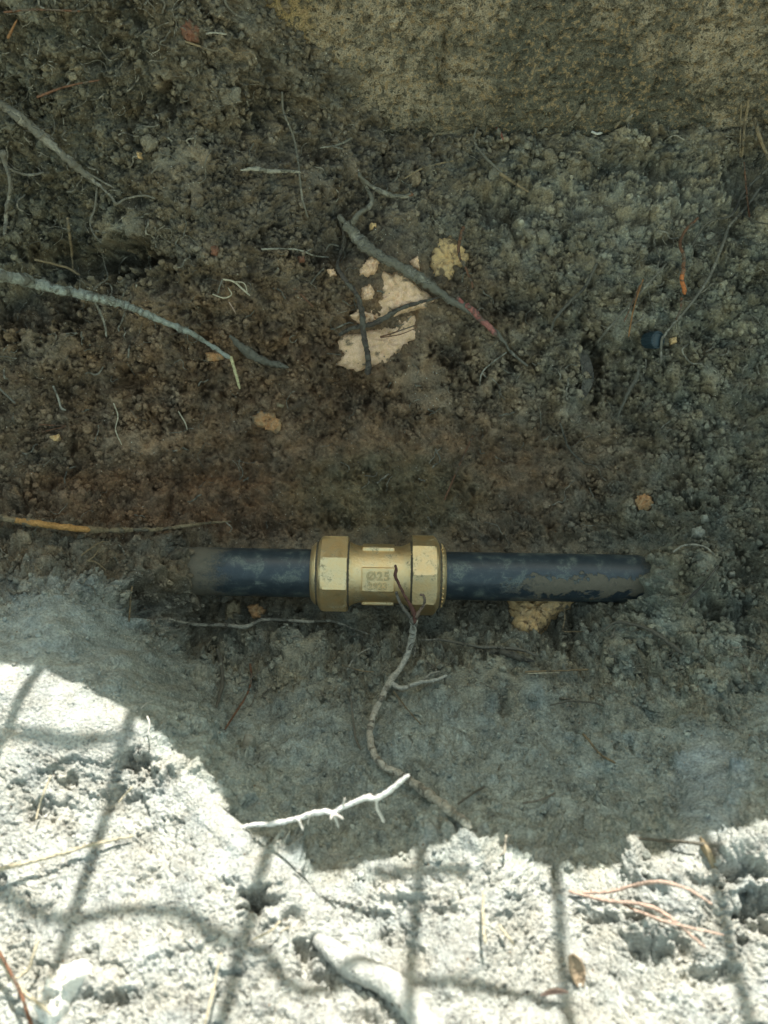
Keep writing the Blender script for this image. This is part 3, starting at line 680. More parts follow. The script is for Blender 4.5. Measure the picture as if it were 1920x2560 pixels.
cpl = link(bpy.data.objects.new('brass_coupling', None)); cpl.matrix_world = MW
tag(cpl, 'brass compression coupling with two octagonal nuts joining the black pipe, marked Ø25', 'pipe coupling')
def mm_(px): return (px-949)*PX
Rb = 71*PX
def body_r(xp):
    a = [(866, 84), (873, 82), (881, 77), (889, 73.5), (898, 71), (1000, 71), (1009, 73.5), (1017, 77), (1025, 82), (1034, 84)]
    return np.interp(xp, [q[0] for q in a], [q[1] for q in a])*PX
xsb = np.linspace(866, 1034, 60)
body = lathe('coupling_body', [(mm_(v), float(body_r(v))) for v in xsb], circ, M_BRASS, cpl, n=96, smooth_angle=60)
def octr(th, R, rot):
    """octagon with inradius R"""
    a = (th-rot+np.pi/8) % (np.pi/4) - np.pi/8; return R/np.cos(a)
def nut(xs_in, xs_out, rot, sgn):
    Rin = 92*PX; Rc = Rin/np.cos(np.pi/8)
    a, b_ = mm_(xs_in), mm_(xs_out); L = b_-a
    st = [(a, 64*PX, 0), (a, 84*PX, 0), (a, Rc*.985, 1), (a+.02*L, Rc*1.01, 1), (a+.5*L, Rc*1.01, 1), (a+.78*L, Rc*1.0, 1), (a+.86*L, Rc*.955, 1), (a+.93*L, Rc*.89, 1), (a+1.0*L, 80*PX, 0), (a+1.07*L, 78.5*PX, 0),
          (a+1.14*L, 75*PX, 0), (a+1.21*L, 69*PX, 0), (a+1.235*L, 66*PX, 0), (a+1.235*L, 63*PX, 0), (a+1.2*L, 61.5*PX, 0), (a+1.1*L, 60.5*PX, 0)]
    def f(s, th):
        if s[2]: return np.minimum(octr(th, Rin, rot), s[1])
        return np.full_like(th, s[1])
    o = lathe('nut', st, f, M_BRASS, cpl, n=192, smooth_angle=18)
    return o, a, L, Rin
nut(870, 797, 0.0, -1)
n2_, a2, L2, Rin2 = nut(1028, 1096, math.radians(22.5), 1)
# dotted marks cast on the nut shoulder
def dots(xa, ra, rb, ddx, parent, n=34):
    V = []; F = []
    for k in range(n):
        th = 2*np.pi*k/n
        for q, (dx_, r_) in enumerate(((0, ra), (ddx, rb))):
            if (k*7+q*3) % 5 == 0: continue
            cx, cy, cz = xa+dx_, -math.sin(th+q*.06)*r_, math.cos(th+q*.06)*r_
            bm = bmesh.new(); bmesh.ops.create_icosphere(bm, subdivisions=1, radius=.00052)
            o = len(V); V += [(v.co.x*1.3+cx, v.co.y+cy, v.co.z+cz) for v in bm.verts]; F += [tuple(o+v.index for v in f.verts) for f in bm.faces]; bm.free()
    o = from_lists('shoulder_marks', V, F, M_BRASS, parent, True); return o
dots(a2+1.03*L2, 79.3*PX, 77.5*PX, .075*L2, n2_)
# raised panels on the body
ang0 = math.radians(11)
def panel(ang):
    w, h, t = 80*PX/2, 60*PX/2, .0
    bm = bmesh.new(); bmesh.ops.create_cube(bm, size=1.0)
    for v in bm.verts: v.co = Vector((v.co.x*2*w, v.co.y*2*h, v.co.z*.004))
    bmesh.ops.bevel(bm, geom=bm.edges[:], offset=.0007, segments=3, affect='EDGES', profile=.5)
    R_ = Matrix.Rotation(ang, 4, 'X') @ Matrix.Translation((mm_(945.5), 0, Rb+.0004-.002))
    bm.transform(R_); me = bpy.data.meshes.new('raised_panel'); bm.to_mesh(me); bm.free(); me.materials.append(M_BRASS)
    me.polygons.foreach_set('use_smooth', [True]*len(me.polygons)); me.set_sharp_from_angle(angle=math.radians(50))
    return link(bpy.data.objects.new('raised_panel', me), cpl)
pan = [panel(ang0+k*math.pi/2) for k in range(4)]
pan[0]['label'] = 'front panel embossed Ø25 over 2923'
dg = bpy.context.evaluated_depsgraph_get
def lettering(txt, size, yoff, parent, width):
    cu = bpy.data.curves.new('txt', 'FONT'); cu.body = txt; cu.size = size; cu.extrude = .00042; cu.bevel_depth = .00014; cu.bevel_resolution = 1
    cu.align_x = 'CENTER'; cu.align_y = 'CENTER'; cu.offset = .00001; cu.space_character = 1.12
    to = bpy.data.objects.new('txt', cu); COL.objects.link(to); bpy.context.view_layer.update()
    me = bpy.data.meshes.new_from_object(to.evaluated_get(dg())); bpy.data.objects.remove(to)
    me.transform(Matrix.Rotation(ang0, 4, 'X') @ Matrix.Translation((mm_(945.5), yoff, Rb+.0004+.0001)))
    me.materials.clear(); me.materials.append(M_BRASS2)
    return link(bpy.data.objects.new('lettering', me), parent)
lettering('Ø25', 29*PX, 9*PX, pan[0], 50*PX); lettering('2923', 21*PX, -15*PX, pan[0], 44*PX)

# ------------------------------------------------------------------ stones
def stone(name, label, cat, poly, mat, th=4.0, rough=.5, sink=2.0, group=None, color=None, dome=.45, seed=None):
    poly = np.array(poly, float); seed = seed or int(poly.sum()) % 997
    c0 = poly.mean(0); D0 = float(soilD(*c0)); Pc = pix(c0[0], c0[1], D0); s = D0/F0
    n = normal_at(*c0); ex = VR - n*(VR @ n); ex /= np.linalg.norm(ex); ey = np.cross(n, ex)
    # outline radius by angle
    na, nr_ = 72, 12
    th_ = np.linspace(0, 2*np.pi, na, endpoint=False); q = (poly-c0)*[1, -1]*(1.06 if name == 'limestone_chunk' else 1)
    rad = np.zeros(na)
    for k, t in enumerate(th_):
        d = np.array([math.cos(t), math.sin(t)]); best = 0
        for i in range(len(q)):
            a = q[i]; b = q[(i+1) % len(q)]; e = b-a; den = d[0]*e[1]-d[1]*e[0]
            if abs(den) < 1e-9: continue
            u = (a[0]*e[1]-a[1]*e[0])/den; v = (a[0]*d[1]-a[1]*d[0])/den
            if u > 0 and -1e-6 <= v <= 1+1e-6: best = max(best, u)
        rad[k] = best
    rad *= 1 + .13*gn(np.cos(th_)*3+seed, np.sin(th_)*3, 9) + .10*gn(np.cos(th_)*9+seed, np.sin(th_)*9, 10)
    V = []; tm = th/1000.0; fy = 1/max(.35, abs(ey @ VU))
    for k in range(nr_+3):
        f = min(1, k/nr_)
        for j in range(na):
            xx = rad[j]*f*math.cos(th_[j])*s; yy = rad[j]*f*math.sin(th_[j])*s*fy
            prof = tm*((1-f**4)*(dome) + (1-dome)*(1-f**10)) + tm*rough*float(0)
            V.append((xx, yy, prof, f, k))
    V = np.array(V); mmx, mmy = V[:, 0]*1000+seed, V[:, 1]*1000
    hz = tm*rough*(1.5*fbm(mmx/6, mmy/6, 200, 3) - 1.3*np.abs(fbm(mmx/4, mmy/4, 204, 2)) + .3 + .7*fbm(mmx/1.8, mmy/1.8, 201, 2))
    V[:, 2] += hz*(1-V[:, 3]**6*.6)
    over = np.maximum(V[:, 4]-nr_, 0)
    V[:, 2] -= over*(sink+1.2)/1000.0
    V[:, :2] *= (1 - .03*over)[:, None]
    V3 = V[:, :3]; ctr = V3[:na].mean(0); body_ = V3[na:]
    F = [tuple(f) for f in grid_faces(nr_+2, na, True)]; nV = len(body_)
    Vn = np.vstack([body_, ctr, [0, 0, -(sink+4)/1000.0]])
    F += [((j+1) % na, j, nV) for j in range(na)] + [((nr_+1)*na+j, (nr_+1)*na+(j+1) % na, nV+1) for j in range(na)]
    me = bpy.data.meshes.new(name); me.from_pydata(Vn.tolist(), [], F); me.update(); me.materials.append(mat)
    bm = bmesh.new(); bm.from_mesh(me); bmesh.ops.recalc_face_normals(bm, faces=bm.faces); bm.to_mesh(me); bm.free()
    me.polygons.foreach_set('use_smooth', [True]*len(me.polygons))
    o = link(bpy.data.objects.new(name, me))
    o.matrix_world = Matrix(((ex[0], ey[0], n[0], Pc[0]), (ex[1], ey[1], n[1], Pc[1]), (ex[2], ey[2], n[2], Pc[2]), (0, 0, 0, 1))) @ Matrix.Translation((0, 0, -(sink*.2+th*.14)/1000))
    tag(o, label, cat, group)
    if color: o.color = color
    return o
GL = 'cream limestone pieces showing in the trench wall'
stone('limestone_chunk', 'largest cream limestone piece, lowest of the group in the middle of the trench wall', 'stone', [(848,847),(871,837),(922,827),(966,810),(996,783),(1033,783),(1040,817),(1077,837),(1060,848),(1023,852),(1016,871),(983,891),(966,911),(932,911),(902,921),(854,905),(861,881)], M_LIME, 6, .35, 3, GL)
stone('limestone_chunk', 'cream limestone piece just above the largest one, split off by a dark root', 'stone', [(958,692),(1010,682),(1040,716),(1066,738),(1098,742),(1060,766),(1010,780),(969,796),(930,794),(918,768),(944,752),(950,722)], M_LIME, 5, .4, 3, GL)
stone('limestone_chunk', 'small cream limestone scrap at the upper left edge of the largest piece', 'stone', [(874,790),(898,775),(935,785),(938,808),(905,812)], M_LIME, 5, .4, 3, GL)
stone('limestone_chunk', 'jagged yellow limestone piece, uppermost right of the cream group', 'stone', [(1070,645),(1088,606),(1126,588),(1150,612),(1172,634),(1168,664),(1142,678),(1128,704),(1106,708),(1076,694)], M_YELL, 6, .45, 3, GL)
stone('limestone_chunk', 'oblong speckled limestone piece at the upper left of the cream group', 'stone', [(942,635),(952,655),(939,682),(915,692),(898,689),(898,672),(922,645)], M_LIME, 6, .4, 3, GL)
stone('limestone_chunk', 'tiny pale limestone chip left of the oblong piece', 'stone', [(817,675),(835,672),(842,688),(825,692)], M_LIME, 4, .4, 2, GL)
stone('limestone_chunk', 'thin cream limestone sliver between the thick root and the yellow piece', 'stone', [(1023,655),(1043,641),(1050,675),(1030,668)], M_LIME, 4, .4, 2, GL)
stone('limestone_chunk', 'small cream limestone scrap beside the vertical dark root', 'stone', [(905,722),(925,712),(938,728),(930,748),(905,750)], M_LIME, 4, .5, 2, GL)
stone('yellow_stone', 'knobbly yellow stone sticking out from under the right pipe', 'stone', [(1263,1492),(1280,1470),(1420,1470),(1438,1495),(1438,1521),(1400,1535),(1378,1545),(1359,1565),(1339,1585),(1299,1591),(1287,1573),(1279,1549),(1271,1521)], M_YELL, 9, .45, 4, seed=5)
stone('orange_stone', 'orange crumbly stone in brown soil below the yellow root tip', 'stone', [(625,1040),(654,1025),(683,1031),(703,1057),(706,1080),(689,1086),(665,1074),(637,1063)], M_ORNG, 5, .6, 2)
stone('stone_chip', 'small tan chip just above the orange crumbly stone', 'stone', [(689,1005),(712,1012),(708,1020),(690,1017)], M_TAN, 3, .5, 2)
stone('rosy_pebble', 'yellow and pink curled pebble on wet soil at the right', 'pebble', [(1582,1258),(1597,1240),(1625,1238),(1634,1258),(1620,1275),(1597,1278)], M_ORNG, 6, .6, 2)
stone('stone_chip', 'pinkish brown stone under the end of the long grey root', 'stone', [(512,880),(555,882),(562,898),(540,904),(518,901)], M_ORNG, 5, .5, 2)
stone('stone_chip', 'small olive yellow stone at the far left edge', 'stone', [(124,1092),(148,1086),(153,1103),(130,1112)], M_YELL, 5, .5, 2)
stone('pebble', 'small white pebble right of the buried pipe end', 'pebble', [(1817,1434),(1838,1430),(1836,1443),(1820,1444)], M_PEB, 4, .3, 2)
stone('pebble', 'flat round grey pebble above the buried pipe end', 'pebble', [(1730,1322),(1755,1318),(1764,1335),(1750,1347),(1728,1342)], M_PEB, 4, .3, 2)
stone('pebble', 'small grey brown pebble above the flat round one', 'pebble', [(1752,1290),(1768,1288),(1770,1304),(1755,1306)], M_PEB, 4, .3, 2)
stone('snail_shell', 'small pale pointed shell on grey clay below the trench', 'shell', [(602,1853),(622,1852),(638,1856),(630,1868),(612,1867)], M_PEB, 4, .3, 1)
stone('pebble', 'oval yellowish pebble by the right rim of the sunlit bank', 'pebble', [(1756,2122),(1768,2114),(1777,2125),(1774,2140),(1760,2140)], M_TAN, 4, .3, 1)
stone('white_stone', 'bright white stone at the bottom left corner of the sunlit bank', 'stone', [(116,2465),(150,2437),(203,2431),(220,2460),(190,2490),(175,2525),(140,2545),(112,2515)], M_WHITE, 8, .5, 3)
stone('concrete_flake', 'pale grey flake at the lower edge of the concrete footing', 'flake', [(1348,278),(1382,266),(1388,289),(1359,294)], M_PEB, 4, .5, 1)
stone('brick_crumb', 'rust red brick crumb in dark soil, left of the upper middle', 'brick crumb', [(527,616),(545,613),(550,630),(540,642),(526,636)], M_BRICK, 5, .4, 2)
stone('brick_crumb', 'small square brick red crumb above left of the cream stones', 'brick crumb', [(744,642),(760,640),(763,655),(746,657)], M_BRICK, 4, .4, 2)
stone('brick_crumb', 'reddish brown lump near the top edge by a pale rootlet', 'brick crumb', [(450,70),(475,55),(500,72),(495,100),(460,98)], M_BRICK, 5, .5, 2)
stone('stone_chip', 'tiny square yellow chip above the cream stones', 'stone', [(925,560),(941,560),(941,574),(926,575)], M_YELL, 4, .2, 2)
stone('stone_chip', 'tiny yellow chip in the dark soil high on the left', 'stone', [(343,380),(353,383),(354,397),(346,396)], M_YELL, 3, .3, 1)
stone('stone_chip', 'tan smeared stone below the left pipe', 'stone', [(560,1552),(566,1508),(585,1494),(602,1508),(600,1540),(585,1560)], M_TAN, 5, .5, 2)
stone('stone_chip', 'orange brown stone below the left pipe near the coupling', 'stone', [(615,1515),(645,1508),(664,1525),(655,1545),(630,1548)], M_ORNG, 4, .5, 2)
stone('stone_chip', 'yellow green chip beside the dark plastic plug', 'stone', [(1672,846),(1690,842),(1692,858),(1676,862)], M_YELL, 3, .5, 1)

# ------------------------------------------------------------------ roots, twigs, needles
RC = {'grey': (.25, .228, .18, .55), 'pale': (.31, .285, .225, .44), 'white': (.50, .48, .42, .3), 'tan': (.24, .18, .105, .42), 'orange': (.26, .13, .055, .36),
      'mud': (.13, .12, .095, .75), 'dark': (.06, .055, .045, .55), 'red': (.22, .08, .055, .36), 'rust': (.17, .085, .048, .42), 'blue': (.27, .28, .24, .45),
      'straw': (.48, .42, .30, .28), 'pink': (.46, .33, .26, .28), 'yellow': (.50, .44, .24, .25), 'clayc': (.40, .40, .36, .2)}
def strand(name, pts, w, col, off, parent=None, rough=.25, jit=.5, seed=1, step_px=5, D_abs=None):
    pts = np.array(pts, float); n = len(pts)
    W = np.interp(np.linspace(0, 1, n), np.linspace(0, 1, len(w)), w) if hasattr(w, '__len__') else np.full(n, float(w))
    O = np.interp(np.linspace(0, 1, n), np.linspace(0, 1, len(off)), off) if hasattr(off, '__len__') else np.full(n, float(off))
    if W.mean() > 9 and D_abs is None and W.mean() < 50: W = W*.82
    Q, R = catmull(np.c_[pts, O], W/2, step_px); m = len(Q)
    i = np.arange(m); g = np.random.default_rng(seed+int(pts.sum())); o1, o2 = g.random(2)*90
    wmean = W.mean()
    Q[:, 0] += jit*wmean*.35*fbm(i*.22+o1, i*0+.3, 3, 3, .6); Q[:, 1] += jit*wmean*.35*fbm(i*.22+o2, i*0+.7, 4, 3, .6)
    if D_abs is None: Dv = soilD(Q[:, 0], Q[:, 1]); Dv = np.convolve(np.pad(Dv, 3, mode='edge'), np.ones(7)/7, 'valid') - Q[:, 2]/1000
    elif callable(D_abs): Dv = D_abs(Q[:, 0], Q[:, 1]); Dv = np.convolve(np.pad(Dv, 14, mode='edge'), np.hanning(31)[1:-1]/np.hanning(31).sum(), 'valid')
    else: Dv = np.interp(np.linspace(0, 1, m), np.linspace(0, 1, len(D_abs)), D_abs)
    P = pix(Q[:, 0], Q[:, 1], Dv); Rm = R*Dv/F0
    Rm = Rm*(1+rough*.5*fbm(i*.5+o2, i*0+.1, 5, 2)); Rm[-1] *= .5
    V, F = tube_np(P, Rm, n=10 if wmean > 9 else 6, seed=seed, rough=rough)
    c0 = P[0].copy() if parent is None else None
    if parent is None: V = V - c0
    o = from_lists(name, V, F, M_ROOT, parent, True)
    if parent is None: o.location = c0
    else: o.matrix_parent_inverse = Matrix.Translation(-Vector(parent.location))
    o.color = RC[col] if isinstance(col, str) else col
    return o
ROOTS = [
 # name, label, category, colour, width px, lift mm, points, branches
 ('root', 'soil crusted root reaching in from the left edge near the top', 'root', 'grey', (34, 26, 12), (9, 5), [(-40,240),(0,260),(35,283),(87,324),(139,370),(185,411),(231,451),(255,469)],
  [((255,469),(278,492),(292,509),(312,498),(359,489),(388,496), 'grey', 7), ((243,466),(237,521),(226,550),(231,579),(255,610), 'grey', 6), ((215,430),(250,450),(285,470), 'grey', 6)]),
 ('root', 'thin curved pale root at the left edge below the crusted root', 'root', 'grey', (9, 6), (10, 5), [(-30,385),(0,399),(35,428),(75,437),(110,431)], []),
 ('root', 'blurred upright root close to the left edge', 'root', 'grey', (16, 9), (14, 6), [(8,380),(12,405),(26,463),(17,521),(12,590)], []),
 ('root', 'short upright brown root above the dark hollow at left', 'root', 'tan', (9, 5), 4, [(168,545),(176,600),(180,640),(183,678)], []),
 ('root', 'wavy tan rootlet near the top left of the soil face', 'rootlet', 'tan', (6, 4), 3, [(463,104),(509,119),(538,127),(561,119),(584,133),(625,130)], []),
 ('root', 'short bent pale rootlet at the top edge', 'rootlet', 'grey', 6, 3, [(560,-10),(564,6),(579,29),(602,43),(619,45)], []),
 ('root', 'tiny straight pale rootlet under the bent one at the top', 'rootlet', 'pale', 5, 3, [(515,84),(540,82),(567,86)], []),
 ('pine_needle', 'orange brown needle high on the left soil face', 'pine needle', 'rust', (7, 4), 4, [(93,243),(162,217),(249,200)], []),
 ('pine_needle', 'short orange needle in the top left corner', 'pine needle', 'orange', (7, 4), 6, [(20,95),(32,70),(43,49)], []),
 ('pine_needle', 'faint brown needle lying at the top left corner', 'pine needle', 'rust', 5, 5, [(10,30),(90,24),(200,28)], []),
 ('root', 'long thin root hanging down left of the concrete end', 'root', 'grey', (6, 5), 5, [(705,230),(709,278),(735,347),(747,417),(755,492),(770,544)], []),
 ('root', 'silvery splinter of root below the concrete end', 'root splinter', 'pale', (3, 8), 5, [(799,370),(845,362),(880,345)], [((833,367),(850,370),(856,372), 'pale', 4)]),
 ('root', 'pale crusted horizontal root above the middle of the soil face', 'root', 'pale', (6, 14, 5), 5, [(602,425),(637,422),(677,428),(718,427),(752,431)], []),
 ('root', 'looping crusted root left of the stub with the reddish end', 'root', 'grey', (8, 14, 16), 6, [(897,432),(908,455),(928,490),(925,515),(897,535),(880,560)], []),
 ('root', 'short stub of root with a reddish brown end above the stones', 'root', 'grey', (8, 16, 13), 8, [(897,437),(925,463),(960,482),(1000,492),(1030,486)], [((1022,488),(1034,485), 'rust', 11)]),
 ('root', 'thick crusted root crossing the cream stones with bare pink bark near its end', 'root', 'grey', (30, 34, 34, 26, 22, 14, 6), (7, 7, 6, 5, 3), [(865,560),(895,597),(940,632),(1007,671),(1065,706),(1111,741),(1160,768),(1200,797),(1250,840),(1275,880)],
  [((1166,764),(1185,780),(1200,796),(1222,816),(1240,838), (.36, .14, .115, .50), 19), ((1144,745),(1158,758), (.35, .12, .10, .45), 12), ((1275,878),(1300,900),(1320,915), 'grey', 8), ((1266,881),(1229,908),(1205,932),(1199,965), 'pale', 4), ((1205,932),(1216,944), 'pale', 4), ((848,540),(865,560), 'grey', 18)]),
 ('root', 'dark crusted root running down over the cream stones', 'root', (.085, .068, .055, .50), (12, 12, 18, 16, 20), (5, 6, 8, 8), [(848,540),(861,601),(844,660),(862,700),(891,735),(905,783),(908,827),(915,864),(922,911),(918,935)],
  [((848,615),(825,612),(812,630), 'grey', 5)]),
 ('root', 'dark root lying across the gap between the two largest cream stones', 'root', (.085, .068, .055, .50), (10, 16, 14, 5), (6, 7, 5), [(848,837),(881,820),(932,810),(966,793),(999,772),(1050,756),(1101,743)], []),
 ('pine_needle', 'pair of brown needles lying on the largest cream stone', 'pine needle', 'rust', (4, 3), 8, [(951,842),(990,830),(1042,812)], [((951,844),(1000,836),(1045,818), 'rust', 3)]),
 ('root', 'thin red brown root beside the jagged yellow limestone', 'root', 'rust', (9, 7, 4), 7, [(1158,567),(1148,608),(1148,641),(1161,665),(1178,702),(1182,720)], []),
 ('root', 'long grey green root rising out of the soil face at left', 'root', 'blue', (40, 36, 30, 26, 20, 14, 12), (48, 40, 34, 26, 20, 15), [(-60,670),(0,687),(69,704),(145,724),(231,742),(301,759),(359,782),(417,808),(475,831),(521,860),(577,895)],
  [((577,893),(590,936),(599,972), 'yellow', 11), ((234,745),(249,779),(263,814),(266,843), 'grey', 7)]),
 ('root', 'short tan rootlet over the dark hollow at left', 'rootlet', 'tan', (6, 7), 8, [(87,649),(139,661),(174,672),(200,688)], []),
 ('root', 'fine looping rootlet above the long grey green root', 'rootlet', 'grey', 4, 6, [(234,724),(249,710),(269,695),(262,660),(252,620)], []),
 ('root', 'tangle of curly yellow rootlets in the left middle soil', 'rootlet', 'straw', (4, 5, 4), 5, [(556,698),(584,704),(608,724),(625,739)], [((532,736),(561,745),(579,736),(570,719), 'straw', 4), ((573,756),(582,770),(590,785), 'pink', 3), ((556,698),(548,720),(545,735), 'grey', 5), ((584,704),(610,708),(618,730), 'straw', 3)]),
 ('root', 'pale hooked rootlet at the left edge in brown soil', 'rootlet', 'pale', (5, 6), 5, [(133,965),(145,994),(153,1020),(165,1025)], []),
 ('root', 'pale rootlet with a round end touching the left edge', 'rootlet', 'grey', (5, 6), 7, [(-5,968),(23,994),(38,1008)], []),
 ('root', 'muddy root ledge right of the yellow root tip', 'root', (.17, .155, .12, .6), (10, 34, 24, 18, 6), 3, [(575,840),(620,880),(660,902),(694,912),(723,918)], []),
 ('pine_needle', 'thin reddish needle left of the cream stones', 'pine needle', 'rust', 4, 3, [(735,721),(758,742),(784,768)], []),
 ('root', 'pale wavy rootlet above left of the cream stones', 'rootlet', 'pale', (5, 4), 4, [(654,623),(712,622),(752,626),(787,640),(822,643)], []),
 ('root', 'hair thin rootlet hanging in the brown soil at left', 'rootlet', 'straw', 3, 3, [(284,1008),(295,1040),(289,1074),(304,1112)], []),
 ('root', 'hair thin rootlet right of the longer one in brown soil', 'rootlet', 'straw', 3, 3, [(446,1028),(463,1057),(468,1075)], []),
 ('pine_needle', 'crossed brown needles by the left edge above the olive stone', 'pine needle', 'rust', 3, 3, [(98,1061),(130,1063),(165,1063)], [((105,1080),(165,1066), 'rust', 3)]),
 ('root', 'orange tan root lying level from the left edge above the pipe', 'root', 'tan', (26, 24, 20, 16, 14, 10, 5), (12, 9, 6, 4), [(-60,1286),(0,1295),(58,1304),(145,1316),(231,1324),(289,1326),(347,1324),(405,1323),(463,1315),(521,1307),(579,1304)],
  [((40,1301),(100,1309),(160,1318),(225,1325), (.46, .24, .08, .22), 19), ((565,1306),(580,1320),(572,1332), 'pale', 3)]),
 ('root', 'forked twiglet left of the buried pipe end', 'twig', 'tan', 4, 6, [(203,1389),(225,1372),(247,1358),(262,1353)], [((217,1405),(235,1390),(252,1368), 'tan', 4), ((217,1402),(240,1406),(265,1426), 'tan', 5)]),
 ('root', 'short upright brown stem below the left pipe end', 'stem', 'tan', 5, 5, [(330,1466),(326,1500),(323,1555)], []),
 ('root', 'pale crooked root running level below the left pipe', 'root', 'pale', (5, 8, 11, 10, 8, 6, 4), 6, [(422,1547),(450,1555),(492,1562),(556,1563),(613,1567),(654,1550),(712,1550),(770,1554),(828,1553),(880,1570),(920,1585)], []),
 ('root', 'curved pale rootlet on the slope below the coupling', 'rootlet', 'pale', 4, 5, [(868,1675),(885,1646),(905,1630),(926,1620)], [((856,1663),(903,1677),(938,1680), 'tan', 4)]),
 ('pine_needle', 'long bent brown needle on the grey slope at lower left', 'pine needle', 'rust', 5, 6, [(625,1660),(628,1703),(613,1744),(584,1790),(561,1825)], [((596,1710),(625,1698),(660,1670), 'grey', 4)]),
 ('root', 'muddy upright root stuck to the grey slope at left', 'root', 'mud', (8, 12, 10, 5), 3, [(544,1622),(553,1663),(556,1709),(547,1750),(540,1770)], []),
 ('root', 'thin upright stem left of the large bent root', 'stem', 'grey', (5, 6), 4, [(876,1740),(882,1790),(888,1840),(902,1875)], []),
 ('root', 'tiny white rootlet at the edge of the grey clay mound', 'rootlet', 'white', 3, 6, [(353,1770),(368,1757),(384,1751)], []),
 ('root', 'tiny white twisted fibre on the lit tip of the left rim', 'fibre', 'white', 4, 8, [(368,1790),(374,1810),(371,1830),(378,1845)], []),
 ('root', 'tan needles pair below the junction of the large root', 'pine needle', 'tan', 3, 5, [(983,1727),(1018,1773),(1053,1812)], [((992,1738),(1016,1770),(1036,1796), 'tan', 3)]),
 ('root', 'grey root running level right of the large root stem', 'root', 'grey', (5, 7, 9, 6), 5, [(1055,1600),(1099,1599),(1151,1608),(1203,1617),(1261,1620),(1307,1625),(1345,1640)], []),
 ('bark_strip', 'dark splintered strip of bark below the yellow stone', 'bark', 'dark', (8, 22, 18, 8), 4, [(1225,1628),(1265,1632),(1300,1645),(1335,1655)], []),
 ('pine_needle', 'straight tan needles lying level on the right slope', 'pine needle', 'tan', 5, 6, [(1313,1680),(1394,1677),(1472,1674)], [((1320,1684),(1400,1681), 'straw', 3)]),
 ('root', 'thin bent tan rootlet hanging from the yellow stone', 'rootlet', 'tan', 4, 6, [(1411,1520),(1412,1547),(1408,1577),(1430,1579),(1460,1579)], []),
 ('root', 'muddy root arching over the lump right of the yellow stone', 'root', 'mud', (5, 8, 10, 12), 5, [(1504,1579),(1539,1556),(1573,1559),(1614,1570),(1654,1593),(1706,1634)], []),
 ('root', 'dark thin root crossing the mud at the right pipe end', 'root', 'dark', (6, 8), 5, [(1795,1415),(1759,1460),(1718,1501),(1704,1522)], []),
 ('root', 'pale crooked rootlet above the right pipe end', 'rootlet', 'pale', 5, 6, [(1683,1380),(1705,1365),(1735,1361),(1764,1368),(1787,1388)], []),
 ('root', 'faint muddy rootlet across the right slope', 'rootlet', 'mud', 5, 4, [(1377,1763),(1423,1753),(1481,1756),(1510,1765)], []),
 ('root', 'long grey root winding down the right side', 'root', 'grey', (7, 9, 8, 8, 7), 5, [(1900,470),(1863,521),(1822,567),(1811,600),(1793,646),(1770,698),(1730,756),(1695,797),(1666,831),(1654,855),(1652,907)], []),
 ('root', 'thin rust root with a bright orange stripped end on the right', 'root', 'rust', (6, 8, 10), 7, [(1745,545),(1715,575),(1700,610),(1710,640),(1708,672)], [((1709,672),(1705,700),(1710,718),(1712,736), (.50, .17, .06, .42), 13), ((1704,745),(1702,770),(1690,800), 'rust', 7)]),
 ('root', 'dark slanting root between the cream stones and the orange root end', 'root', 'grey', (5, 6, 6), 6, [(1665,660),(1620,710),(1573,762),(1533,808),(1492,857)], []),
 ('root', 'dark thick rootlet left of the slanting dark root', 'root', 'dark', (8, 9, 6), 5, [(1492,658),(1463,716),(1423,756),(1388,797),(1377,831)], []),
 ('pine_needle', 'orange brown needles crossing near the slanting dark root', 'pine needle', 'orange', 4, 9, [(1608,698),(1585,768),(1571,843)], [((1600,712),(1580,760),(1560,805), 'rust', 4)]),
 ('pine_needle', 'long orange brown needle above the coupling on the right', 'pine needle', 'rust', 4, 4, [(1182,1090),(1157,1144),(1134,1196),(1111,1250)], []),
 ('root', 'dark curved rootlet in the right soil above the pipe', 'rootlet', 'dark', 5, 3, [(1400,1057),(1423,1121),(1463,1161)], []),
 ('root', 'muddy root down the right soil face below the plug', 'root', 'mud', (8, 11, 6), 4, [(1597,924),(1590,950),(1573,976),(1545,1040)], []),
 ('root', 'bent thin root under the footing ending in a pale stub', 'root', 'grey', (5, 7, 7), 6, [(1191,318),(1186,353),(1209,388),(1238,417),(1255,432)], [((1250,434),(1285,457),(1322,480), 'tan', 9)]),
 ('pine_needle', 'curved tan needle left of the bent root under the footing', 'pine needle', 'tan', (4, 5), 6, [(1012,446),(1053,422),(1095,410),(1134,402)], []),
 ('pine_needle', 'short red needle just under the footing edge', 'pine needle', 'red', 5, 5, [(1242,320),(1252,332),(1258,350)], []),
 ('root', 'long tan grass stem hanging over the footing at the right', 'stem', 'tan', (6, 8, 6), 10, [(1840,150),(1863,197),(1871,249),(1863,301),(1854,393)], [((1853,250),(1850,393), 'tan', 4)]),
 ('root', 'tan stem below the hanging grass stem', 'stem', 'rust', (4, 5), 8, [(1860,405),(1866,474),(1874,547)], []),
 ('root', 'broad tan stem at the right edge below the footing', 'stem', 'tan', 9, 9, [(1886,295),(1900,347),(1925,405)], []),
 ('root', 'short yellow stem on the concrete face', 'stem', 'yellow', 6, 4, [(1650,100),(1662,122),(1670,150)], []),
 ('root', 'small white fibre on the concrete face', 'fibre', 'white', 5, 3, [(1528,158),(1542,152),(1558,149)], []),
 ('root', 'small white grub like rootlet under the footing', 'rootlet', 'white', 6, 5, [(1479,329),(1490,334),(1505,333)], []),
 ('root', 'dark forking root at the upper right edge', 'root', 'dark', (8, 6), 8, [(1930,412),(1860,480),(1828,538),(1770,556),(1730,613)], [((1860,540),(1890,555),(1925,560), 'dark', 5)]),
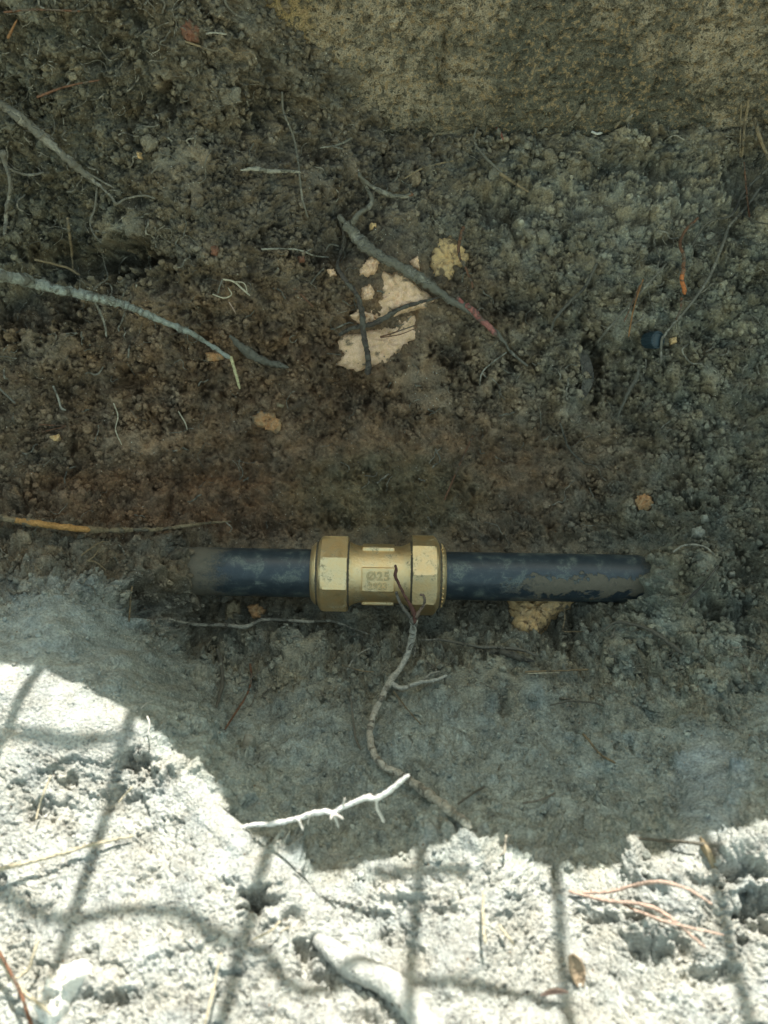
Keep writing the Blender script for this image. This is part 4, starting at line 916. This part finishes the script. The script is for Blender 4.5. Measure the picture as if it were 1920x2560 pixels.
 ('root', 'dry pale stick leaning on the sunlit bank at left', 'stick', 'straw', (12, 15, 12, 8), (7, 5, 4, 2), [(-60,2188),(0,2173),(116,2144),(231,2112),(333,2089)], []),
 ('root', 'red brown twig in the bottom left corner', 'twig', 'rust', (8, 10), 9, [(-20,2360),(0,2384),(35,2448),(58,2500),(80,2570)], []),
 ('root', 'white dry stem beside the red brown twig at the bottom left', 'stem', 'straw', (14, 10), 7, [(-30,2350),(0,2395),(50,2470),(130,2535)], []),
 ('root', 'white dry stem standing above the bottom left stone', 'stem', 'straw', 8, 6, [(95,2350),(82,2390),(69,2425),(30,2450)], []),
 ('root', 'straw blade along the bottom edge left of centre', 'straw', 'straw', 7, 6, [(553,2384),(540,2440),(532,2483),(510,2570)], []),
 ('root', 'short pale stub in the hollow of the left rim', 'twig', 'straw', 5, 5, [(330,1968),(312,1988),(295,2008)], []),
 ('root', 'short white twig beside the dark hole in the bank', 'twig', 'straw', (6, 7), 6, [(700,2303),(677,2327),(631,2350)], [((722,2318),(700,2330), 'straw', 5)]),
 ('root', 'thin straw upright in the crumbly patch at left', 'straw', 'straw', 5, 6, [(127,1939),(104,1997),(90,2049)], []),
 ('twig', 'pale pink twig arching over the right part of the bank', 'twig', 'pink', (7, 10, 10, 6), (2, 4, 7, 4), [(1423,2228),(1510,2231),(1597,2211),(1654,2205),(1724,2225),(1782,2263)], []),
 ('twig', 'pale forked twig below the arching pink one', 'twig', 'pink', (8, 10, 11, 7), (2, 5, 7, 5), [(1429,2230),(1515,2251),(1614,2263),(1672,2292),(1764,2370)], [((1585,2275),(1683,2309),(1811,2338), 'pink', 8), ((1560,2262),(1620,2290),(1700,2325), 'rust', 5)]),
 ('root', 'white upright stem beside a slit in the lit clay', 'stem', 'straw', 8, 6, [(1209,2228),(1208,2290),(1213,2361)], []),
 ('root', 'short white splinter right of the upright stem', 'splinter', 'straw', 7, 4, [(1248,2312),(1262,2332),(1284,2361)], []),
 ('root', 'pale curved stem on the shaded clay at right', 'stem', 'tan', 6, 6, [(1458,1835),(1475,1855),(1500,1885),(1539,1908)], []),
 ('root', 'faint stem lying on shaded clay left of the middle', 'stem', 'mud', 6, 4, [(1145,2010),(1180,1985),(1213,1966)], []),
 ('root', 'faint pale stem on shaded clay above the lit rim', 'stem', 'grey', 6, 4, [(1307,2008),(1350,2000),(1388,1983)], []),
 ('root', 'muddy level root near the right rim of the bank', 'root', 'mud', (6, 9, 9), 4, [(1591,2095),(1640,2100),(1701,2104),(1793,2115)], []),
 ('root', 'small pale twig standing on the lit rim', 'twig', 'pale', 6, 6, [(1266,2088),(1262,2110),(1262,2128),(1248,2143)], [((1264,2094),(1278,2088), 'pale', 4)]),
 ('root', 'white curved stem at the bottom edge on the right', 'stem', 'white', 8, 6, [(1540,2500),(1552,2518),(1568,2545),(1592,2575)], []),
]
for k, (nm, lb, ct, colr, w, off, pts, br) in enumerate(ROOTS):
    big = (np.max(w) > 12)
    o = strand(nm, pts, w, colr, off, rough=.42 if big else .22, seed=k+1)
    tag(o, lb, ct)
    for q, b_ in enumerate(br):
        bp = [p for p in b_ if isinstance(p, tuple) and len(p) == 2]; bc, bw = b_[-2], b_[-1]
        om = np.mean(off) if hasattr(off, '__len__') else off
        if hasattr(off, '__len__'):
            j = np.argmin([np.hypot(p[0]-bp[0][0], p[1]-bp[0][1]) for p in pts]); om = np.interp(j/(len(pts)-1), np.linspace(0, 1, len(off)), off)
        bark = isinstance(bc, tuple) or (bw > 12)
        strand('bare_bark' if isinstance(bc, tuple) else 'branch', bp, (bw, bw*.7) if not isinstance(bc, tuple) else bw, bc, om+(1.2 if isinstance(bc, tuple) else .2), parent=o, rough=.2, seed=100+k*7+q)

# the large bent root in front of the coupling
def D_of(P): return float((P-CAM) @ VD)
lr_P = [(1036,1550),(1030,1590),(1020,1630),(1000,1670),(975,1705),(955,1745),(935,1785),(925,1830),(932,1880),(960,1915),(1010,1942),(1060,1978),(1110,2015),(1150,2045),(1178,2068)]
def lr_D(c, r): return np.where(r < 1640, np.interp(r, [1545, 1590, 1640], [.377, .384, .389]), np.minimum(soilD(c, r), .392)) - np.interp(r, [1600, 1640, 1700, 2060, 2100], [0, .003, .0075, .0065, .001])
lr_ = strand('root', [(1036,1550),(1030,1590),(1020,1630),(1000,1670),(975,1705),(955,1745),(935,1785),(925,1830),(932,1880),(960,1915),(1010,1942),(1060,1978),(1110,2015),(1150,2045),(1178,2068)],
            (20, 16, 14, 16, 16, 17, 20, 26, 28, 20), (.44, .405, .33, .40), 8, rough=.26, seed=901, D_abs=lr_D)
tag(lr_, 'large bent root whose forked upper end lies over the right nut of the coupling', 'root')
def kid(name, pts, w, col, D_abs, seed): return strand(name, pts, w, col, 0, parent=lr_, rough=.3, seed=seed, D_abs=D_abs, step_px=4)
kid('branch', [(988,1413),(991,1425),(988,1438),(995,1457),(1006,1478),(1018,1500),(1030,1520),(1037,1540),(1036,1560)], (6, 9, 7, 8, 10, 12), (.13, .06, .045, .30), [.374, .376, .376, .377], 911)
kid('branch', [(1050,1487),(1058,1488),(1062,1500),(1058,1515),(1048,1528),(1040,1545)], (6, 8, 7, 10), (.20, .14, .10, .40), [.374, .375, .376], 912)
kid('branch', [(990,1480),(997,1500),(1010,1522),(1026,1543),(1034,1562)], (8, 9, 9, 11), (.19, .17, .14, .5), [.378, .377, .377], 913)
kid('branch', [(972,1702),(990,1715),(1012,1719),(1050,1706),(1090,1700),(1118,1688)], (15, 13, 10, 8, 5), (.46, .43, .36, .32), lambda c, r: soilD(c, r)-.006, 914)
kid('branch', [(1060,1700),(1075,1685),(1100,1678)], (5, 4), (.34, .31, .25, .42), lambda c, r: soilD(c, r)-.005, 915)
# sunlit white twig standing clear of the shaded slope
tw = strand('twig', [(585,2078),(609,2068),(635,2062),(674,2060),(720,2052),(746,2046),(781,2033),(814,2029),(833,2033),(853,2020),(886,2006),(912,1995),(941,1995),(964,1982),(990,1964),(1022,1937)],
            (8, 12, 12, 13, 12, 14, 12), (.70, .68, .65, .14), 0, rough=.30, seed=950, D_abs=[.270, .262, .256, .250, .246, .242, .238])
tag(tw, 'bright white sunlit twig with short side spurs jutting over the shaded trench', 'twig')
def kt(pts, w, d, s): return strand('spur', pts, w, (.62, .58, .52, .22), 0, parent=tw, rough=.3, seed=s, D_abs=d, step_px=4)
kt([(744,2046),(752,2062),(758,2077)], (8, 6), [.253, .253], 951); kt([(832,2034),(840,2050),(847,2068)], (9, 5), [.248, .248], 952); kt([(830,2034),(826,2050)], (8, 5), [.248, .247], 953)
kt([(836,2034),(848,2040),(858,2048)], (8, 5), [.248, .246], 954); kt([(941,1996),(943,2020),(952,2040),(960,2056)], (9, 6), [.243, .245], 955); kt([(858,2014),(862,1994)], (5, 4), [.247, .246], 956); kt([(774,2036),(769,2062)], (3, 3), [.251, .252], 957)
kt([(612,2068),(612,2088),(606,2104)], (5, 4), [.266, .268], 958); kt([(912,1996),(922,1988),(930,1988)], (7, 5), [.245, .244], 959)
# thick clay-coated root along the bottom
cr = strand('root', [(790,2345),(830,2375),(870,2408),(920,2432),(965,2452),(1020,2500),(1060,2560),(1085,2620)], (30, 56, 66, 62, 66, 74, 80), (.42, .42, .385, .30), (0, 3, 4, 4), rough=.10, seed=970, jit=.1)
tag(cr, 'thick smooth clay coated root coming out of the bank at the bottom edge', 'root')

# leaves on the bank
def leaf(label, pts, w, col, lift):
    pts = np.array(pts, float); Q, R = catmull(np.c_[pts, np.zeros(len(pts))], np.full(len(pts), 1.0), 4); m = len(Q)
    t = np.linspace(0, 1, m); T = np.gradient(Q[:, :2], axis=0); T /= np.linalg.norm(T, axis=1, keepdims=True); Nn = np.c_[-T[:, 1], T[:, 0]]
    V = []
    for k in range(-4, 5):
        ww = w/2*np.sin(np.pi*(.06+.88*t))**.7*k/4; c = Q[:, :2]+Nn*ww[:, None]
        Dv = float(soilD(*pts[len(pts)//2])) - lift/1000 - (abs(k)/4)**2*.0012 + .0006*fbm(t*9, t*0+k, 8)
        V.append(pix(c[:, 0], c[:, 1], Dv))
    V = np.array(V); Vf = V.reshape(-1, 3); F = grid_faces(9, m)
    o = mesh_np('leaf', Vf-Vf[0], F, M_ROOT); o.location = Vf[0]; o.color = col
    md = o.modifiers.new('thickness', 'SOLIDIFY'); md.thickness = .0005
    tag(o, label, 'leaf'); return o
leaf('curled pale brown leaf near the bottom edge right of centre', [(1428,2385),(1442,2420),(1452,2470)], 40, (.40, .30, .20, .3), 5)
leaf('thin folded pinkish leaf left of the curled brown one', [(1352,2488),(1385,2478),(1420,2480)], 17, (.50, .33, .26, .25), 5)
leaf('dark decayed leaf flap in the crevice of the right soil face', [(1440,865),(1462,900),(1470,950),(1452,1000)], 30, (.085, .075, .062, .5), 2.5)

# dark ribbed plastic plug
M_PLUG = simple('teal_plastic', (.018, .035, .045), .45, var=.3)
pl = link(bpy.data.objects.new('plastic_plug', None)); Pp = pix(1637, 850, float(soilD(1637, 850))-.003); nn_ = normal_at(1637, 850)
pl.matrix_world = Matrix.Translation(Pp) @ Vector(nn_*.75+VR*.45-VU*.1).to_track_quat('X', 'Y').to_matrix().to_4x4()
tag(pl, 'small dark teal ribbed plastic plug half buried in the right soil face', 'plug')
rr0 = 21*.42/F0
lathe('ribbed_side', [(-.006, rr0*.9), (.0015, rr0), (.0025, rr0*.96), (.0028, rr0*.8)], lambda s, th: s[1]*(1+.035*np.sign(np.sin(th*18))), M_PLUG, pl, n=144)
lathe('plug_face', [(.0028, rr0*.79), (.0022, rr0*.72), (.0022, .0001)], circ, M_PLUG, pl, n=48)

# ------------------------------------------------------------------ loose clods, one by one
def clod_mesh(name, seed, sub=3):
    bm = bmesh.new(); bmesh.ops.create_icosphere(bm, subdivisions=sub, radius=1.0)
    co = np.array([v.co for v in bm.verts]); g = np.random.default_rng(seed); o = g.random(3)*50
    cen = g.normal(size=(26, 3)); cen /= np.linalg.norm(cen, axis=1, keepdims=True)
    d = np.sqrt(((co[:, None]-cen[None])**2).sum(-1)); m1 = d.min(1)
    r = .66 + .42*np.sqrt(np.clip(.36-m1**2, 0, 1)) + .34*fbm(co[:, 0]*1.3+o[0], co[:, 1]*1.3+co[:, 2]+o[1], 300) + .22*fbm(co[:, 0]*5+o[2], co[:, 1]*5+co[:, 2]*4, 301)
    co = co*r[:, None]*np.array([1, .85+.3*g.random(), .7+.3*g.random()])
    if seed % 2:                                              # broken, flat-faced lumps among the rounded ones
        for _ in range(9):
            pn = g.normal(size=3); pn /= np.linalg.norm(pn); dd = co @ pn; lim = np.abs(dd).max()*(.45+.3*g.random())
            co = co - np.maximum(dd-lim, 0)[:, None]*pn
        co = co*1.25 + .03*fbm(co[:, 0]*7+co[:, 2]*3, co[:, 1]*7, 302)[:, None]
    for v, c in zip(bm.verts, co): v.co = c
    me = bpy.data.meshes.new(name); bm.to_mesh(me); bm.free(); me.polygons.foreach_set('use_smooth', [True]*len(me.polygons))
    return me
clodm = []
for k in range(8):
    m_ = clod_mesh('soil_clod', 400+k, 3); m_.materials.append(M_CLOD); clodm.append(m_)
ZONES = [  # label, count, column range, row range, radius px
 ('dark crumbly soil clod on the upper left soil face', 22, (20, 800), (40, 620), (13, 24), 'clods on the upper left soil face'),
 ('brownish grey soil clod on the face under the footing', 22, (960, 1880), (380, 800), (12, 22), 'clods on the face under the footing'),
 ('brown soil clod on the lower left soil face', 18, (20, 800), (760, 1180), (12, 20), 'clods on the lower left soil face'),
 ('brown soil clod on the lower right soil face', 18, (1150, 1880), (860, 1280), (11, 19), 'clods on the lower right soil face'),
 ('grey brown clod on the slope right of the pipe end', 20, (1450, 1890), (1530, 1820), (11, 20), 'clods on the slope right of the pipe'),
 ('damp grey clod on the slope below the coupling', 20, (420, 1400), (1600, 1760), (9, 16), 'clods on the slope below the coupling'),
 ('pale dry clod on the crumbly sunlit bank', 30, (40, 1880), (2220, 2540), (9, 17), 'dry clods on the sunlit bank'),
 ('small pale clod along the lit rim of the trench', 22, (640, 1880), (2130, 2215), (9, 18), 'clods along the lit rim')]
for zi, (lb, n, (ca, cb), (ra, rb), (s0, s1), gp) in enumerate(ZONES):
    k = 0; tries = 0
    while k < n and tries < 2000:
        tries += 1
        c = random.uniform(ca, cb); r = random.uniform(ra, rb)
        j = int((c-C0)/CS*(NC-1)); i = int((r-R0)/RS*(NR-1))
        if zi == 6 and patch[i, j] > .4: continue
        if smear[i, j] > .7: continue
        if 800 < c < 1200 and 560 < r < 930: continue
        Dv = float(soilD(c, r)); rad = random.uniform(s0, s1)*Dv/F0
        o = link(bpy.data.objects.new('soil_clod', random.choice(clodm)))
        o.location = pix(c, r, Dv) - normal_at(c, r)*rad*random.uniform(.1, .45)
        o.rotation_euler = [random.uniform(0, 6.28) for _ in range(3)]; o.scale = (rad,)*3
        q = colour_at(c, r)*random.uniform(.85, 1.2); o.color = (q[0], q[1], q[2], float(colA[i, j, 3]))
        tag(o, lb, 'soil clod', gp); k += 1

# fine hair roots threaded through the soil, far too many to count
def hairs():
    V, F = [], []
    g = random.Random(5)
    for k in range(760):
        for _ in range(20):
            c, r = g.uniform(-60, 1980), g.uniform(-60, 1780)
            if g.random() < .4: c = g.choice((g.uniform(-60, 520), g.uniform(1500, 1980))); r = g.uniform(-60, 900)
            if c < 620 and r > 1480: continue
            if not (400 < c < 1700 and 1320 < r < 1540) and not (c > 650 and r < 320): break
        a = g.uniform(0, 6.28); L_ = g.uniform(14, 75)*(1 if g.random() < .85 else 1.8); n = 6; pts = []
        for q in range(n):
            pts.append((c, r)); a += g.gauss(0, .55); c += math.cos(a)*L_/n; r += math.sin(a)*L_/n
        pts = np.array(pts); lift = np.array([g.uniform(-.8, 3.2) for _ in range(n)])/1000
        Dv = soilD(pts[:, 0], pts[:, 1]) - lift; P = pix(pts[:, 0], pts[:, 1], Dv)
        P, Rv = catmull(P, np.full(n, g.choice((.00014, .0002, .00028, .00048))), .0016)
        v, f = tube_np(P, Rv, n=4); o = len(V); V.extend(v.tolist()); F.extend([tuple(i+o for i in t) for t in f])
    return V, F
V, F = hairs(); hr = from_lists('hair_roots', V, F, M_ROOT, None, True); hr.color = (.30, .27, .21, .5); tag(hr, 'fine hair roots threaded all over the soil', None, kind='stuff')

# ------------------------------------------------------------------ soil crumbs nobody could count
crumbm = []
for k in range(6):
    m_ = clod_mesh('soil_crumb', 500+k, 2); m_.materials.append(M_CRUMB); crumbm.append(m_)
dens = (crumbly*(1-clay)*(1-.8*smear)*.9 + clay*.34 + .02)*(1-bank) + bank*(1-patch)*.5 + bank*patch*.03
dens *= (1-.75*lime)*(1-.9*clear)*(1-.8*coup)*(1-.8*smoothm)
dens *= ((cc > -150) & (cc < 2070) & (rr > -150) & (rr < 2700))
clump = .15+2.2*sst(-.05, .35, fbm(x/11, y/11, 140, 2))
pk = rng.random(H.shape) < dens*clump*0.095
ii, jj = np.nonzero(pk); nP = len(ii)
size = (0.35 + 1.9*rng.random(nP)**2.8)/1000*np.where(bank[ii, jj] > .5, .62, 1.0)*np.where(clay[ii, jj] > .5, .6, 1)
pos = G[ii, jj] + NRM[ii, jj]*(size*rng.uniform(-.3, .55, nP))[:, None] + rng.normal(0, .00015, (nP, 3))
cm = bpy.data.meshes.new('soil_crumbs'); cm.vertices.add(nP); cm.vertices.foreach_set('co', pos.astype(np.float32).ravel())
ca_ = cm.attributes.new('Col', 'FLOAT_COLOR', 'POINT'); q = colA[ii, jj].copy(); q[:, :3] *= rng.uniform(.8, 1.25, (nP, 1)); ca_.data.foreach_set('color', q.astype(np.float32).ravel())
at = cm.attributes.new('size', 'FLOAT', 'POINT'); at.data.foreach_set('value', size.astype(np.float32))
at = cm.attributes.new('rot', 'FLOAT_VECTOR', 'POINT'); at.data.foreach_set('vector', rng.uniform(0, 6.28, (nP, 3)).astype(np.float32).ravel())
at = cm.attributes.new('pick', 'INT', 'POINT'); at.data.foreach_set('value', rng.integers(0, len(crumbm), nP).astype(np.int32))
cm.update(); crumbs = link(bpy.data.objects.new('soil_crumbs', cm)); tag(crumbs, 'loose crumbs of soil covering the trench sides', None, kind='stuff')
lib = bpy.data.collections.new('crumb_library')
for m_ in crumbm: lib.objects.link(bpy.data.objects.new('soil_crumb', m_))
ng = bpy.data.node_groups.new('scatter_crumbs', 'GeometryNodeTree')
ng.interface.new_socket('Geometry', in_out='INPUT', socket_type='NodeSocketGeometry'); ng.interface.new_socket('Geometry', in_out='OUTPUT', socket_type='NodeSocketGeometry')
gi = ng.nodes.new('NodeGroupInput'); go = ng.nodes.new('NodeGroupOutput'); iop = ng.nodes.new('GeometryNodeInstanceOnPoints'); m2p = ng.nodes.new('GeometryNodeMeshToPoints')
ci = ng.nodes.new('GeometryNodeCollectionInfo'); ci.inputs['Collection'].default_value = lib; ci.inputs['Separate Children'].default_value = True; ci.inputs['Reset Children'].default_value = True
def na(nm, ty):
    a = ng.nodes.new('GeometryNodeInputNamedAttribute'); a.data_type = ty; a.inputs['Name'].default_value = nm; return a.outputs[0]
L = ng.links.new
L(gi.outputs[0], m2p.inputs['Mesh']); L(m2p.outputs[0], iop.inputs['Points']); L(ci.outputs[0], iop.inputs['Instance'])
iop.inputs['Pick Instance'].default_value = True
L(na('pick', 'INT'), iop.inputs['Instance Index']); L(na('rot', 'FLOAT_VECTOR'), iop.inputs['Rotation']); L(na('size', 'FLOAT'), iop.inputs['Scale']); L(iop.outputs[0], go.inputs[0])
md = crumbs.modifiers.new('scatter', 'NODES'); md.node_group = ng
print('crumbs', nP, 'ground verts', NC*NR)
